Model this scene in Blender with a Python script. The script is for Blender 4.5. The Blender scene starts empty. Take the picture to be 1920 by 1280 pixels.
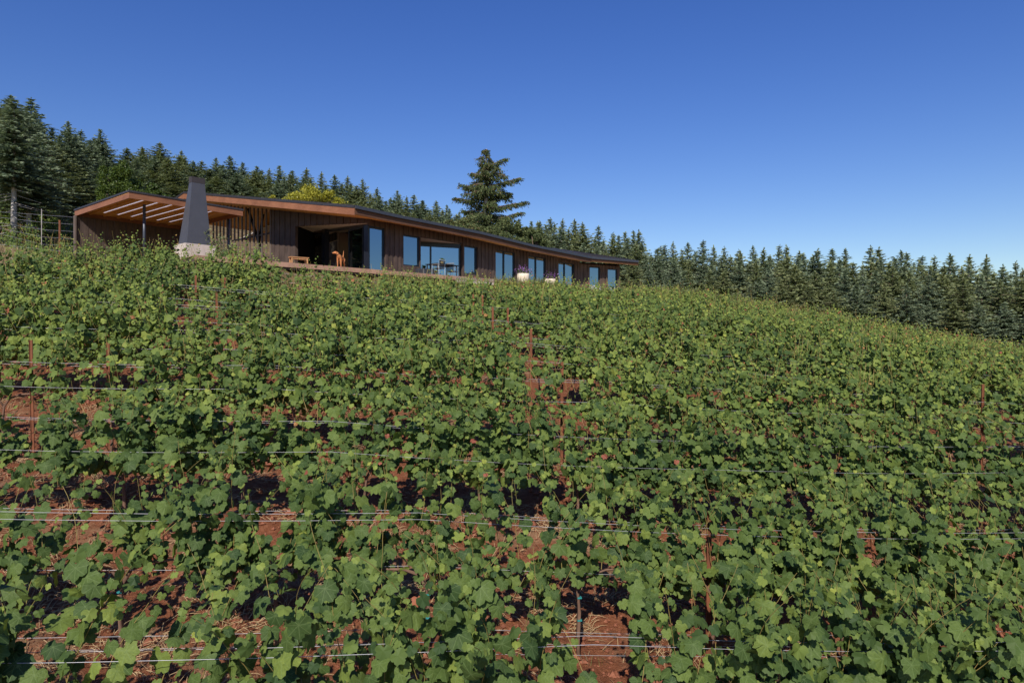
import bpy, math, random
import numpy as np
from mathutils import Vector, Matrix, noise as mnoise
sc = bpy.context.scene
COL = sc.collection
# ---------------------------------------------------------------- camera
cam_d = bpy.data.cameras.new('camera'); cam = bpy.data.objects.new('camera', cam_d); COL.objects.link(cam)
cam_d.sensor_width = 36; cam_d.lens = 24.0; cam_d.clip_start = .05; cam_d.clip_end = 4000
cam.location = (0, 0, 0); cam.rotation_euler = (math.radians(90), 0, 0)
sc.camera = cam
# ---------------------------------------------------------------- sky, sun, exposure
SUN_EL = math.radians(38.0)
SUN_AZ = math.radians(-99.0)          # direction towards the sun, measured from +x
SUN = Vector((math.cos(SUN_AZ)*math.cos(SUN_EL), math.sin(SUN_AZ)*math.cos(SUN_EL), math.sin(SUN_EL)))
w = bpy.data.worlds.new('World'); sc.world = w; w.use_nodes = True
nt = w.node_tree; nt.nodes.clear()
wo = nt.nodes.new('ShaderNodeOutputWorld'); bg = nt.nodes.new('ShaderNodeBackground')
sky = nt.nodes.new('ShaderNodeTexSky'); sky.sky_type = 'NISHITA'; sky.sun_disc = False
sky.sun_elevation = SUN_EL; sky.sun_rotation = math.atan2(SUN.x, SUN.y)
sky.altitude = 300; sky.air_density = 1.23; sky.dust_density = 0.15; sky.ozone_density = 4.4
hs = nt.nodes.new('ShaderNodeHueSaturation'); hs.inputs['Saturation'].default_value = 1.27; hs.inputs['Value'].default_value = 1.0
hs.inputs['Hue'].default_value = 0.523
nt.links.new(sky.outputs[0], hs.inputs['Color']); nt.links.new(hs.outputs[0], bg.inputs[0])
nt.links.new(bg.outputs[0], wo.inputs[0]); bg.inputs[1].default_value = 0.115
sd = bpy.data.lights.new('sun', 'SUN'); sd.energy = 5.0; sd.angle = math.radians(.53); sd.color = (1.0, .93, .83)
so = bpy.data.objects.new('sun', sd); COL.objects.link(so)
so.rotation_euler = SUN.to_track_quat('Z', 'Y').to_euler(); so.location = (0, -20, 60)
sc.view_settings.view_transform = 'Standard'; sc.view_settings.look = 'None'
sc.view_settings.exposure = 0.0; sc.view_settings.gamma = 1.0; sc.view_settings.use_curve_mapping = False
sc.cycles.max_bounces = 6; sc.cycles.transparent_max_bounces = 8
# ---------------------------------------------------------------- helpers
rnd = random.Random(7)
def PX(px, py, d): return Vector(((px-960)/1280*d, d, (640-py)/1280*d))
def tag(o, label=None, cat=None, group=None, kind=None):
    if label: o['label'] = label
    if cat: o['category'] = cat
    if group: o['group'] = group
    if kind: o['kind'] = kind
    return o
def empty(name, loc=(0, 0, 0), rz=0.0):
    o = bpy.data.objects.new(name, None); COL.objects.link(o); o.location = loc; o.rotation_euler = (0, 0, rz)
    o.empty_display_size = .2
    return o
def link(name, me, parent=None):
    o = bpy.data.objects.new(name, me); COL.objects.link(o)
    if parent is not None: o.parent = parent
    return o
def np_mesh(name, V, F, mats=(), midx=None, smooth=False, attrs=None):
    """F: (n,3) or (n,4) int array"""
    me = bpy.data.meshes.new(name); V = np.asarray(V, dtype=np.float32); F = np.asarray(F, dtype=np.int32)
    me.vertices.add(len(V)); me.vertices.foreach_set('co', V.ravel())
    k = F.shape[1]; me.loops.add(F.size); me.loops.foreach_set('vertex_index', F.ravel())
    me.polygons.add(len(F)); me.polygons.foreach_set('loop_start', np.arange(0, F.size, k, dtype=np.int32))
    if midx is not None: me.polygons.foreach_set('material_index', np.asarray(midx, dtype=np.int32))
    me.polygons.foreach_set('use_smooth', np.full(len(F), smooth))
    for m in mats: me.materials.append(m)
    for an, av in (attrs or {}).items():
        a = me.attributes.new(an, 'FLOAT', 'POINT'); a.data.foreach_set('value', np.asarray(av, dtype=np.float32))
    me.update(calc_edges=True)
    return me
class MB:
    def __init__(s): s.v = []; s.f = []; s.m = []
    def add(s, vs, fs, mi=0):
        b = len(s.v); s.v += [tuple(v) for v in vs]; s.f += [tuple(i+b for i in f) for f in fs]; s.m += [mi]*len(fs)
    def box(s, o, ax, ay, az, mi=0):
        """o corner, three edge vectors"""
        o = Vector(o); ax = Vector(ax); ay = Vector(ay); az = Vector(az)
        vs = [o, o+ax, o+ax+ay, o+ay, o+az, o+ax+az, o+ax+ay+az, o+ay+az]
        fs = [(0, 3, 2, 1), (4, 5, 6, 7), (0, 1, 5, 4), (1, 2, 6, 5), (2, 3, 7, 6), (3, 0, 4, 7)]
        if ax.cross(ay).dot(az) < 0: fs = [f[::-1] for f in fs]
        s.add(vs, fs, mi); return s
    def cbox(s, c, hx, hy, hz, rz=0, mi=0):
        X = Vector((math.cos(rz), math.sin(rz), 0)); Y = Vector((-math.sin(rz), math.cos(rz), 0)); Z = Vector((0, 0, 1))
        c = Vector(c); return s.box(c-X*hx-Y*hy-Z*hz, X*2*hx, Y*2*hy, Z*2*hz, mi)
    def slab(s, top, thick, mi=0):
        """polygon (list of points) extruded down by thick"""
        n = len(top); top = [Vector(p) for p in top]; bot = [p-Vector((0, 0, thick)) for p in top]
        s.add(top+bot, [tuple(range(n)), tuple(range(2*n-1, n-1, -1))] + [(i, n+i, n+(i+1) % n, (i+1) % n) for i in range(n)], mi); return s
    def tube(s, pts, rad, n=8, mi=0, cap=True):
        pts = [Vector(p) for p in pts]; rads = rad if isinstance(rad, (list, tuple)) else [rad]*len(pts)
        b = len(s.v)
        for i, p in enumerate(pts):
            t = (pts[min(i+1, len(pts)-1)]-pts[max(i-1, 0)]).normalized()
            u = t.cross(Vector((0, 0, 1)));
            if u.length < .05: u = t.cross(Vector((0, 1, 0)))
            u.normalize(); v = t.cross(u)
            for k in range(n):
                a = 2*math.pi*k/n; s.v.append(tuple(p+(u*math.cos(a)+v*math.sin(a))*rads[i]))
        for i in range(len(pts)-1):
            for k in range(n):
                a, c = b+i*n+k, b+i*n+(k+1) % n
                s.f.append((a, c, c+n, a+n)); s.m.append(mi)
        if cap:
            s.f.append(tuple(b+k for k in range(n))[::-1]); s.m.append(mi)
            e = b+(len(pts)-1)*n; s.f.append(tuple(e+k for k in range(n))); s.m.append(mi)
        return s
    def ball(s, c, r, sz=1.0, n=8, mi=0):
        c = Vector(c); b = len(s.v); rings = max(3, n//2)
        for i in range(1, rings):
            th = math.pi*i/rings
            for k in range(n):
                a = 2*math.pi*k/n
                s.v.append(tuple(c+Vector((r*math.sin(th)*math.cos(a), r*math.sin(th)*math.sin(a), r*sz*math.cos(th)))))
        s.v.append(tuple(c+Vector((0, 0, r*sz)))); s.v.append(tuple(c-Vector((0, 0, r*sz)))); T = len(s.v)-2; B = T+1
        for i in range(rings-2):
            for k in range(n):
                a = b+i*n+k; d = b+i*n+(k+1) % n; s.f.append((a, a+n, d+n, d)); s.m.append(mi)
        for k in range(n):
            s.f.append((b+k, b+(k+1) % n, T)); s.m.append(mi)
            e = b+(rings-2)*n; s.f.append((e+(k+1) % n, e+k, B)); s.m.append(mi)
        return s
    def mesh(s, name, mats, smooth=False):
        me = bpy.data.meshes.new(name); me.from_pydata(s.v, [], s.f)
        for m in (mats if isinstance(mats, (list, tuple)) else [mats]): me.materials.append(m)
        me.polygons.foreach_set('material_index', s.m)
        me.polygons.foreach_set('use_smooth', [smooth]*len(s.f)); me.update(); return me
    def build(s, name, mats, parent=None, smooth=False): return link(name, s.mesh(name, mats, smooth), parent)
# ---------------------------------------------------------------- materials
class NT:
    def __init__(s, name):
        s.mat = bpy.data.materials.new(name); s.mat.use_nodes = True; s.t = s.mat.node_tree; s.t.nodes.clear()
        s.out = s.n('ShaderNodeOutputMaterial')
    def n(s, t, **kw):
        x = s.t.nodes.new(t)
        for k, v in kw.items(): setattr(x, k, v)
        return x
    def l(s, a, b): s.t.links.new(a, b)
    def noise(s, scale, detail=4, rough=.6, vec=None, scl=None):
        x = s.n('ShaderNodeTexNoise'); x.inputs['Scale'].default_value = scale; x.inputs['Detail'].default_value = detail
        x.inputs['Roughness'].default_value = rough
        if vec is None:
            g = s.n('ShaderNodeTexCoord'); vec = g.outputs['Object']
        if scl:
            mp = s.n('ShaderNodeMapping'); mp.inputs['Scale'].default_value = scl; s.l(vec, mp.inputs[0]); vec = mp.outputs[0]
        s.l(vec, x.inputs['Vector']); return x.outputs['Fac']
    def ramp(s, fac, stops):
        r = s.n('ShaderNodeValToRGB'); e = r.color_ramp.elements
        while len(e) < len(stops): e.new(.5)
        for el, (p, c) in zip(e, stops): el.position = p; el.color = (*c, 1)
        s.l(fac, r.inputs[0]); return r.outputs[0]
    def mix(s, f, a, b, mode='MIX'):
        m = s.n('ShaderNodeMix', data_type='RGBA', blend_type=mode)
        for v, i in ((f, 0), (a, 6), (b, 7)):
            if isinstance(v, (int, float)): m.inputs[i].default_value = v
            elif isinstance(v, tuple): m.inputs[i].default_value = (*v, 1)
            else: s.l(v, m.inputs[i])
        return m.outputs[2]
    def math(s, op, a, b=0.0, clamp=False):
        m = s.n('ShaderNodeMath', operation=op); m.use_clamp = clamp
        for i, v in enumerate((a, b)):
            if isinstance(v, (int, float)): m.inputs[i].default_value = v
            else: s.l(v, m.inputs[i])
        return m.outputs[0]
    def bump(s, h, strength=.4, dist=.02):
        b = s.n('ShaderNodeBump'); b.inputs['Strength'].default_value = strength; b.inputs['Distance'].default_value = dist
        s.l(h, b.inputs['Height']); return b.outputs[0]
    def pbr(s, col, rough=.7, metal=0, spec=.5, normal=None):
        p = s.n('ShaderNodeBsdfPrincipled')
        if isinstance(col, tuple): p.inputs['Base Color'].default_value = (*col, 1)
        else: s.l(col, p.inputs['Base Color'])
        if isinstance(rough, (int, float)): p.inputs['Roughness'].default_value = rough
        else: s.l(rough, p.inputs['Roughness'])
        p.inputs['Metallic'].default_value = metal; p.inputs['Specular IOR Level'].default_value = spec
        if normal is not None: s.l(normal, p.inputs['Normal'])
        return p.outputs[0]
    def done(s, sh): s.l(sh, s.out.inputs[0]); return s.mat
def wood(name, c1, c2, scale=3.0, stretch=(1, 1, 1), rough=.65, bump=.3, per_obj=0.0, spec=.3):
    m = NT(name); f = m.noise(scale, 6, .65, scl=stretch); f2 = m.noise(scale*.35, 3, .5)
    c = m.ramp(f, [(.28, c1), (.72, c2)]); c = m.mix(.35, c, m.ramp(f2, [(.3, tuple(x*.72 for x in c1)), (.7, tuple(x*1.15 for x in c2))]))
    if per_obj:
        oi = m.n('ShaderNodeObjectInfo'); h = m.n('ShaderNodeHueSaturation')
        m.l(m.math('MULTIPLY_ADD', oi.outputs['Random'], per_obj), h.inputs['Value'])
        h.inputs['Value'].default_value = 1; mm = m.t.nodes[-1]
        ma = m.math('ADD', m.math('MULTIPLY', oi.outputs['Random'], per_obj), 1-per_obj/2); m.l(ma, h.inputs['Value']); m.l(c, h.inputs['Color']); c = h.outputs[0]
    return m.done(m.pbr(c, rough, 0, spec, m.bump(f, bump, .01)))
def plain(name, col, rough=.5, metal=0, spec=.5, var=.15, scale=6):
    m = NT(name); f = m.noise(scale, 5, .6)
    c = m.ramp(f, [(.25, tuple(x*(1-var) for x in col)), (.75, tuple(min(1, x*(1+var)) for x in col))])
    return m.done(m.pbr(c, rough, metal, spec, m.bump(f, .15, .005)))
M = {}
M['siding'] = wood('dark stained siding', (.040, .028, .024), (.125, .088, .072), 5, (6, 6, .35), .75, .4)
M['siding_lattice'] = wood('weathered brown slats', (.09, .066, .055), (.19, .145, .12), 5, (5, 5, .4), .8, .4)
M['soffit'] = wood('oiled fir soffit', (.62, .29, .07), (.84, .46, .14), 4, (1, 1, 1), .5, .15)
M['fascia'] = wood('reddish cedar fascia', (.19, .075, .036), (.33, .145, .075), 3, (1.2, 1.2, 5), .5, .2)
M['eave'] = wood('shaded brown eave board', (.085, .040, .022), (.16, .075, .040), 3, (1.2, 1.2, 5), .6, .2)  # same fascia wood, darkened: the dim light under the gutter is in the colour
M['deck'] = wood('sun bleached deck board', (.30, .165, .11), (.46, .28, .20), 4, (2, 2, 1), .8, .3)
M['roofmetal'] = plain('dark bronze roof metal', (.085, .075, .075), .42, .6, .5, .2)
M['frame'] = plain('blue black window frame', (.018, .022, .032), .35, .3, .5, .1)
M['steel'] = plain('dark grey painted steel', (.065, .07, .085), .38, .4, .5, .12)
M['chimney'] = plain('charcoal chimney sheet', (.098, .098, .108), .45, .35, .4, .1, 2)
M['chimneytop'] = plain('dark brown chimney cap', (.05, .042, .042), .6, .1, .4, .25, 3)
M['concrete'] = plain('board formed pale concrete', (.52, .45, .39), .9, 0, .2, .14, 5)
M['plaster'] = plain('warm white plaster', (.62, .55, .47), .9, 0, .2, .05)
M['beige'] = plain('beige room wall', (.42, .33, .25), .9, 0, .2, .08)
M['floorin'] = plain('dark polished floor', (.10, .07, .05), .3, 0, .5, .2)
M['black'] = plain('matte black', (.012, .012, .014), .6, 0, .3, .2)
M['planter'] = plain('cream stone planter', (.72, .62, .48), .85, 0, .2, .10, 9)
M['bench'] = wood('honey teak', (.42, .20, .08), (.62, .34, .16), 6, (3, 3, 3), .6, .2)
M['white'] = plain('white painted metal', (.78, .77, .74), .5, 0, .4, .05)
M['silver'] = plain('brushed aluminium', (.62, .62, .62), .35, .8, .5, .08)
M['rust'] = wood('rusted steel post', (.11, .04, .02), (.27, .10, .048), 14, (1, 1, .6), .85, .4)
M['wire'] = plain('galvanised wire', (.46, .46, .48), .5, .35, .6, .12, 20)
M['bark'] = wood('grey brown bark', (.10, .07, .05), (.24, .175, .13), 12, (1, 1, .3), .95, .8)
M['vinebark'] = wood('shaggy vine bark', (.10, .055, .036), (.24, .145, .10), 22, (1, 1, .25), .95, .8)
M['palebark'] = wood('pale dead trunk bark', (.30, .27, .24), (.50, .46, .42), 8, (1, 1, .3), .95, .6)
M['shoot'] = wood('green brown vine cane', (.16, .16, .035), (.33, .22, .08), 9, (1, 1, 1), .6, .2)
M['straw'] = plain('dry straw', (.40, .28, .15), .9, 0, .2, .3, 3)
M['tie'] = plain('teal plant tie', (.03, .25, .24), .5)
M['skylight'] = None
m = NT('milky skylight sheet'); d = m.n('ShaderNodeBsdfTranslucent'); d.inputs[0].default_value = (.9, .88, .92, 1)
d2 = m.n('ShaderNodeBsdfDiffuse'); d2.inputs[0].default_value = (.8, .8, .82, 1); mx = m.n('ShaderNodeMixShader'); mx.inputs[0].default_value = .3
m.l(d.outputs[0], mx.inputs[1]); m.l(d2.outputs[0], mx.inputs[2]); M['skylight'] = m.done(mx.outputs[0])
def glass(name, refl, tint):
    m = NT(name); g = m.n('ShaderNodeBsdfGlossy'); g.inputs['Roughness'].default_value = .012; g.inputs[0].default_value = (.60, .82, 1, 1)
    b = m.bump(m.noise(.55, 2, .4), .06, .02); m.l(b, g.inputs['Normal'])
    t = m.n('ShaderNodeBsdfTransparent'); t.inputs[0].default_value = (*tint, 1)
    x = m.n('ShaderNodeMixShader'); x.inputs[0].default_value = refl
    m.l(t.outputs[0], x.inputs[1]); m.l(g.outputs[0], x.inputs[2]); return m.done(x.outputs[0])
M['glass'] = glass('coated window glass', .42, (.16, .20, .22))
M['glass_dark'] = glass('dim door glass', .22, (.30, .33, .36))
# foliage
def leafmat(name, stops, src, trans=.2, rough=.42, spec=.35, veins=False, sat=1.0, tr_tint=(1.5, 1.5, .5)):
    m = NT(name)
    if src == 'obj':
        oi = m.n('ShaderNodeObjectInfo'); sp = m.n('ShaderNodeSeparateColor'); m.l(oi.outputs['Color'], sp.inputs[0]); f = sp.outputs[0]
    elif src == 'attr':
        a = m.n('ShaderNodeAttribute', attribute_name='tone'); f = a.outputs['Fac']
    if src == 'attr' and not veins:
        oi = m.n('ShaderNodeObjectInfo'); f = m.math('ADD', f, m.math('MULTIPLY', m.math('SUBTRACT', oi.outputs['Random'], .5), .22))
    c = m.ramp(f, stops)
    nf = m.noise(9 if veins else 3, 3, .6)
    c = m.mix(1.0, c, m.ramp(nf, [(.3, (.78, .80, .78)), (.7, (1.16, 1.14, 1.1))]), 'MULTIPLY')
    if veins:
        uv = m.n('ShaderNodeUVMap'); sx = m.n('ShaderNodeSeparateXYZ'); m.l(uv.outputs[0], sx.inputs[0])
        an = m.math('ARCTAN2', sx.outputs[0], sx.outputs[1])
        fr = m.math('ABSOLUTE', m.math('SUBTRACT', m.math('FRACT', m.math('ADD', m.math('DIVIDE', an, .80), .5)), .5))
        r = m.n('ShaderNodeVectorMath', operation='LENGTH'); m.l(uv.outputs[0], r.inputs[0])
        wd = m.math('MULTIPLY', fr, r.outputs['Value'])
        v = m.math('SUBTRACT', 1.0, m.math('DIVIDE', wd, .022), True)
        c = m.mix(m.math('MULTIPLY', v, .45), c, (.20, .27, .11))
    p = m.pbr(c, rough, 0, spec, m.bump(nf, .5 if veins else .2, .01))
    t = m.n('ShaderNodeBsdfTranslucent'); m.l(m.mix(1.0, c, tr_tint, 'MULTIPLY'), t.inputs[0])
    x = m.n('ShaderNodeMixShader'); x.inputs[0].default_value = trans; m.l(p, x.inputs[1]); m.l(t.outputs[0], x.inputs[2])
    return m.done(x.outputs[0])
VSTOPS = [(0, (.042, .078, .026)), (.35, (.104, .156, .040)), (.62, (.178, .232, .052)), (.80, (.235, .29, .062)), (.92, (.32, .34, .07)), (.96, (.36, .13, .07)), (1, (.28, .09, .06))]
M['leaf'] = leafmat('grape leaf', VSTOPS, 'obj', veins=True, rough=.55, spec=.14)
M['leafj'] = leafmat('grape foliage', VSTOPS, 'attr', veins=False, rough=.55, spec=.15)
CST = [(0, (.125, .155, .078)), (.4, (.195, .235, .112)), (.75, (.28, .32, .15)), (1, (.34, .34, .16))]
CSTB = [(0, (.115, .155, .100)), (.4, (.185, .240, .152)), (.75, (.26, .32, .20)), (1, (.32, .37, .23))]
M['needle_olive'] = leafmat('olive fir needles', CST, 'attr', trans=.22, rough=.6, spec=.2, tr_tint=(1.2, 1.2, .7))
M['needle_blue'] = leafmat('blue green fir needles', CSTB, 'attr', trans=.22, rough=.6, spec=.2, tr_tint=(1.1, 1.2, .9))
M['needle_lone'] = leafmat('yellowish spruce needles', [(0, (.050, .072, .030)), (.5, (.108, .140, .055)), (.8, (.17, .19, .075)), (1, (.23, .12, .08))], 'attr', trans=.12, rough=.6, spec=.2)
M['leaf_yellow'] = leafmat('golden tree leaves', [(0, (.18, .19, .02)), (.5, (.38, .37, .04)), (1, (.54, .50, .08))], 'attr', trans=.3, tr_tint=(1.2, 1.1, .5))
M['leaf_lime'] = leafmat('fresh green tree leaves', [(0, (.05, .085, .02)), (.5, (.11, .16, .035)), (1, (.19, .24, .06))], 'attr', trans=.3)
M['leaf_grass'] = leafmat('mixed grass blades', [(0, (.06, .09, .025)), (.45, (.17, .19, .05)), (.75, (.36, .29, .14)), (1, (.48, .33, .22))], 'attr', trans=.2, tr_tint=(1.1, 1.1, .7))
M['petal'] = leafmat('purple petals', [(0, (.10, .03, .16)), (.5, (.26, .10, .36)), (1, (.42, .22, .5))], 'attr', trans=.2, tr_tint=(1, 1, 1))
M['grape'] = plain('unripe green grapes', (.16, .22, .06), .4, 0, .5, .15)
# dog
M['fur'] = plain('short tan dog fur', (.50, .20, .075), .8, 0, .2, .12, 10)
M['nose'] = plain('dog nose', (.03, .015, .012), .4)
# ground
m = NT('vineyard soil and meadow'); tc = m.n('ShaderNodeTexCoord'); P = tc.outputs['Object']
n1 = m.noise(1.3, 6, .65, P); n2 = m.noise(14, 6, .7, P); n3 = m.noise(60, 4, .7, P); n4 = m.noise(.5, 4, .6, P)
soil = m.ramp(n2, [(.3, (.12, .036, .016)), (.52, (.25, .094, .045)), (.75, (.39, .18, .10))])
soil = m.mix(.4, soil, m.ramp(n3, [(.3, (.12, .036, .016)), (.7, (.34, .14, .075))]))
strawc = m.ramp(n3, [(.3, (.20, .12, .06)), (.7, (.50, .36, .22))])
sm = m.math('MULTIPLY', m.math('SUBTRACT', n1, .52), 6, True)
soil = m.mix(m.math('MULTIPLY', sm, .7), soil, strawc)
at = m.n('ShaderNodeAttribute', attribute_name='zone')
grass = m.ramp(n1, [(.3, (.10, .075, .035)), (.55, (.20, .14, .07)), (.75, (.32, .22, .13))])
c = m.mix(at.outputs['Fac'], soil, grass)
hh = m.math('ADD', n2, m.math('MULTIPLY', n3, .5))
M['ground'] = m.done(m.pbr(c, .95, 0, .1, m.bump(hh, .9, .05)))
# ================================================================ terrain
LIP0 = Vector((-7.7, 30.6)); LIPD = Vector((.74, .672)).normalized()
PAD = np.array([(-22.5, 32.3), (-17.2, 26.9), (-12.6, 26.3), (-7.7, 30.6), (-2.6, 35.25), (1.6, 39.4), (6.0, 44.6), (11.2, 48.3), (13, 56), (0, 66), (-14, 66), (-24, 52), (-27, 40)])
CP = np.array([
 (0, 7.1, -3.35), (-4.7, 6.3, -3.02), (5, 8, -3.75), (-6.7, 8.9, -2.32), (-8.6, 11.5, -1.62), (-10.6, 14.1, -.97),
 (0, 9.8, -2.72), (0, 12.4, -2.1), (0, 17, -1.05), (0, 22, -.2), (0, 27, .5), (0, 33, .95),
 (0, 4.6, -3.72), (0, 0, -4.5), (-10, 0, -3.9), (10, 0, -5.1), (0, -10, -6.3),
 (-17, 23, 1.85), (-12, 25, 1.65), (-5, 27, .98), (-13, 17.5, .2), (-24.6, 33, 5.0), (-29, 40, 6.8), (-36, 50, 8.9), (-20, 26, 3.0), (-27, 30, 5.0),
 (10, 15, -2.5), (8, 11, -3.2), (15, 20, -2.25), (18.5, 27, -2.05), (30, 40, -2.75), (23, 40, -1.45), (13.7, 40, .1), (6.2, 40, 1.1),
 (8, 30, .35), (12, 30, -.35),
 (6, 55, 1.6), (20, 55, -1.6), (40, 60, -4.8), (0, 60, 3.2), (-15, 48, 5), (-20, 62, 9), (-40, 75, 14), (-60, 60, 13),
 (20, 85, -1), (70, 85, -7), (45, 90, -4), (-10, 90, 9.0), (0, 90, 6.0), (30, 110, 0), (-40, 110, 17), (-10, 120, 11),
 (-60, 20, 6), (-40, 0, -1), (40, 0, -8), (45, 25, -5.5), (-30, 15, .8), (70, 40, -9)], float)
def _U(r2): return np.where(r2 > 1e-12, r2*np.log(np.maximum(r2, 1e-12)), 0)
def _fit():
    P = CP[:, :2]/30; n = len(P); K = _U(((P[:, None]-P[None])**2).sum(-1)) + np.eye(n)*2e-3
    A = np.zeros((n+3, n+3)); A[:n, :n] = K; A[:n, n] = 1; A[:n, n+1:] = P; A[n, :n] = 1; A[n+1:, :n] = P.T
    return np.linalg.solve(A, np.concatenate([CP[:, 2], [0, 0, 0]]))
_W = _fit()
def tps(x, y):
    x = np.asarray(x, float); y = np.asarray(y, float); sh = x.shape
    cx = np.clip(x, -75, 80).ravel(); cy = np.clip(y, -15, 125).ravel()
    P = np.stack([cx, cy], 1)/30; C = CP[:, :2]/30
    out = np.zeros(len(P))
    for i in range(0, len(P), 20000):
        q = P[i:i+20000]; out[i:i+20000] = _U(((q[:, None]-C[None])**2).sum(-1)) @ _W[:-3] + _W[-3] + q @ _W[-2:]
    z = out.reshape(sh)
    # beyond the fitted field: continue as gentle valley to the right and behind the camera
    z = z - .05*np.maximum(0, x-80) - .06*np.maximum(0, -15-y)*(1-np.exp(-np.maximum(0, -15-y)/60)) + .03*np.maximum(0, -75-x)
    return z
def pad_dist(x, y):
    x = np.asarray(x, float); y = np.asarray(y, float); d = np.full(x.shape, 1e9); ins = np.zeros(x.shape, bool)
    n = len(PAD)
    for i in range(n):
        a = PAD[i]; b = PAD[(i+1) % n]; ab = b-a
        t = np.clip(((x-a[0])*ab[0]+(y-a[1])*ab[1])/(ab@ab), 0, 1)
        d = np.minimum(d, np.hypot(x-a[0]-t*ab[0], y-a[1]-t*ab[1]))
        c = ((a[1] > y) != (b[1] > y)) & (x < (b[0]-a[0])*(y-a[1])/((b[1]-a[1]) if b[1] != a[1] else 1e-9)+a[0]); ins ^= c
    return np.where(ins, -d, d)
def vnoise(x, y, s, seed=0):
    x = np.asarray(x)/s; y = np.asarray(y)/s; xi = np.floor(x).astype(np.int64); yi = np.floor(y).astype(np.int64)
    fx = x-xi; fy = y-yi; fx = fx*fx*(3-2*fx); fy = fy*fy*(3-2*fy)
    def h(a, b):
        v = (a*374761393 + b*668265263 + seed*982451653) & 0x7fffffff; v = ((v ^ (v >> 13))*1274126177) & 0x7fffffff
        return ((v ^ (v >> 16)) & 0xffff)/65535.0-.5
    return (h(xi, yi)*(1-fx)+h(xi+1, yi)*fx)*(1-fy)+(h(xi, yi+1)*(1-fx)+h(xi+1, yi+1)*fx)*fy
def ground_z(x, y, rough=True):
    x = np.asarray(x, float); y = np.asarray(y, float)
    z = tps(x, y); s = pad_dist(x, y)
    lo = np.where(s <= 0, 3.05, 3.05-1.05*s); hi = np.where(s <= 0, 3.12, 3.12+.55*s)
    z = np.minimum(np.maximum(z, lo), hi)
    if rough:
        k = np.clip((s-.2)/1.0, 0, 1)
        z = z + k*(.10*vnoise(x, y, .9, 1)+.075*vnoise(x, y, .33, 2)+.05*vnoise(x, y, .15, 3))
    return z
def gz(x, y): return float(ground_z(np.array([x]), np.array([y]), False)[0])
def _axis(a, b, step, lo, hi, g=1.10):
    c = list(np.arange(a, b, step)); s = step; v = c[-1]
    while v < hi: s = min(s*g, 40); v += s; c.append(v)
    s = step; v = c[0]; l = []
    while v > lo: s = min(s*g, 40); v -= s; l.append(v)
    return np.array(l[::-1]+c)
xs = _axis(-8, 9, .085, -900, 900); ys = _axis(3.5, 13, .085, -700, 900, 1.06)
GX, GY = np.meshgrid(xs, ys); GZ = ground_z(GX, GY)
nx, ny = len(xs), len(ys); idx = np.arange(nx*ny).reshape(ny, nx)
F = np.stack([idx[:-1, :-1], idx[:-1, 1:], idx[1:, 1:], idx[1:, :-1]], -1).reshape(-1, 4)
pd = pad_dist(GX, GY)
left_edge = np.clip((-GX - 15.2 - (GY-20)*.25)/1.2, 0, 1)*np.clip((GY-18)/3, 0, 1)
zone = np.clip(np.maximum.reduce([np.clip((1.4-pd)/.6, 0, 1), left_edge, np.clip((GY-62)/4, 0, 1), np.clip((-GY-3)/3, 0, 1)]), 0, 1)
go = link('ground', np_mesh('ground', np.stack([GX, GY, GZ], -1).reshape(-1, 3), F, [M['ground']], smooth=True, attrs={'zone': zone.ravel()}))
tag(go, 'sloping reddish vineyard soil with dry straw between vine rows', kind='structure')
# clods of soil and straw on the near ground
rs = np.random.RandomState(3)
def scatter_clods(n):
    ico = np.array([(1, 0, 0), (-1, 0, 0), (0, 1, 0), (0, -1, 0), (0, 0, 1), (0, 0, -1)], float)
    fc = np.array([(0, 2, 4), (2, 1, 4), (1, 3, 4), (3, 0, 4), (2, 0, 5), (1, 2, 5), (3, 1, 5), (0, 3, 5)])
    y = rs.uniform(5, 15, n)**1.0; x = rs.uniform(-1, 1, n)*(y*.8+1); k = vnoise(x, y, .8, 9) > -.08; x = x[k]; y = y[k]; n = len(x)
    z = ground_z(x, y); r = rs.gamma(2.0, .011, n)+.008
    V = ico[None]*r[:, None, None]*rs.uniform(.55, 1.2, (n, 6, 3)); a = rs.uniform(0, 6.28, n)
    X = V[..., 0]*np.cos(a)[:, None]-V[..., 1]*np.sin(a)[:, None]; Y = V[..., 0]*np.sin(a)[:, None]+V[..., 1]*np.cos(a)[:, None]
    V = np.stack([X+x[:, None], Y+y[:, None], V[..., 2]*.8+(z+r*.25)[:, None]], -1)
    return V.reshape(-1, 3), (fc[None]+np.arange(n)[:, None, None]*6).reshape(-1, 3)
m = NT('soil clod'); f = m.noise(18, 5, .7); M['clod'] = m.done(m.pbr(m.ramp(f, [(.3, (.13, .043, .022)), (.7, (.34, .14, .085))]), .95, 0, .1, m.bump(f, .6, .01)))
V, F = scatter_clods(15000); tag(link('soil_clods', np_mesh('soil_clods', V, F, [M['clod']])), 'loose red soil clods between the vine rows', kind='stuff')
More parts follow.
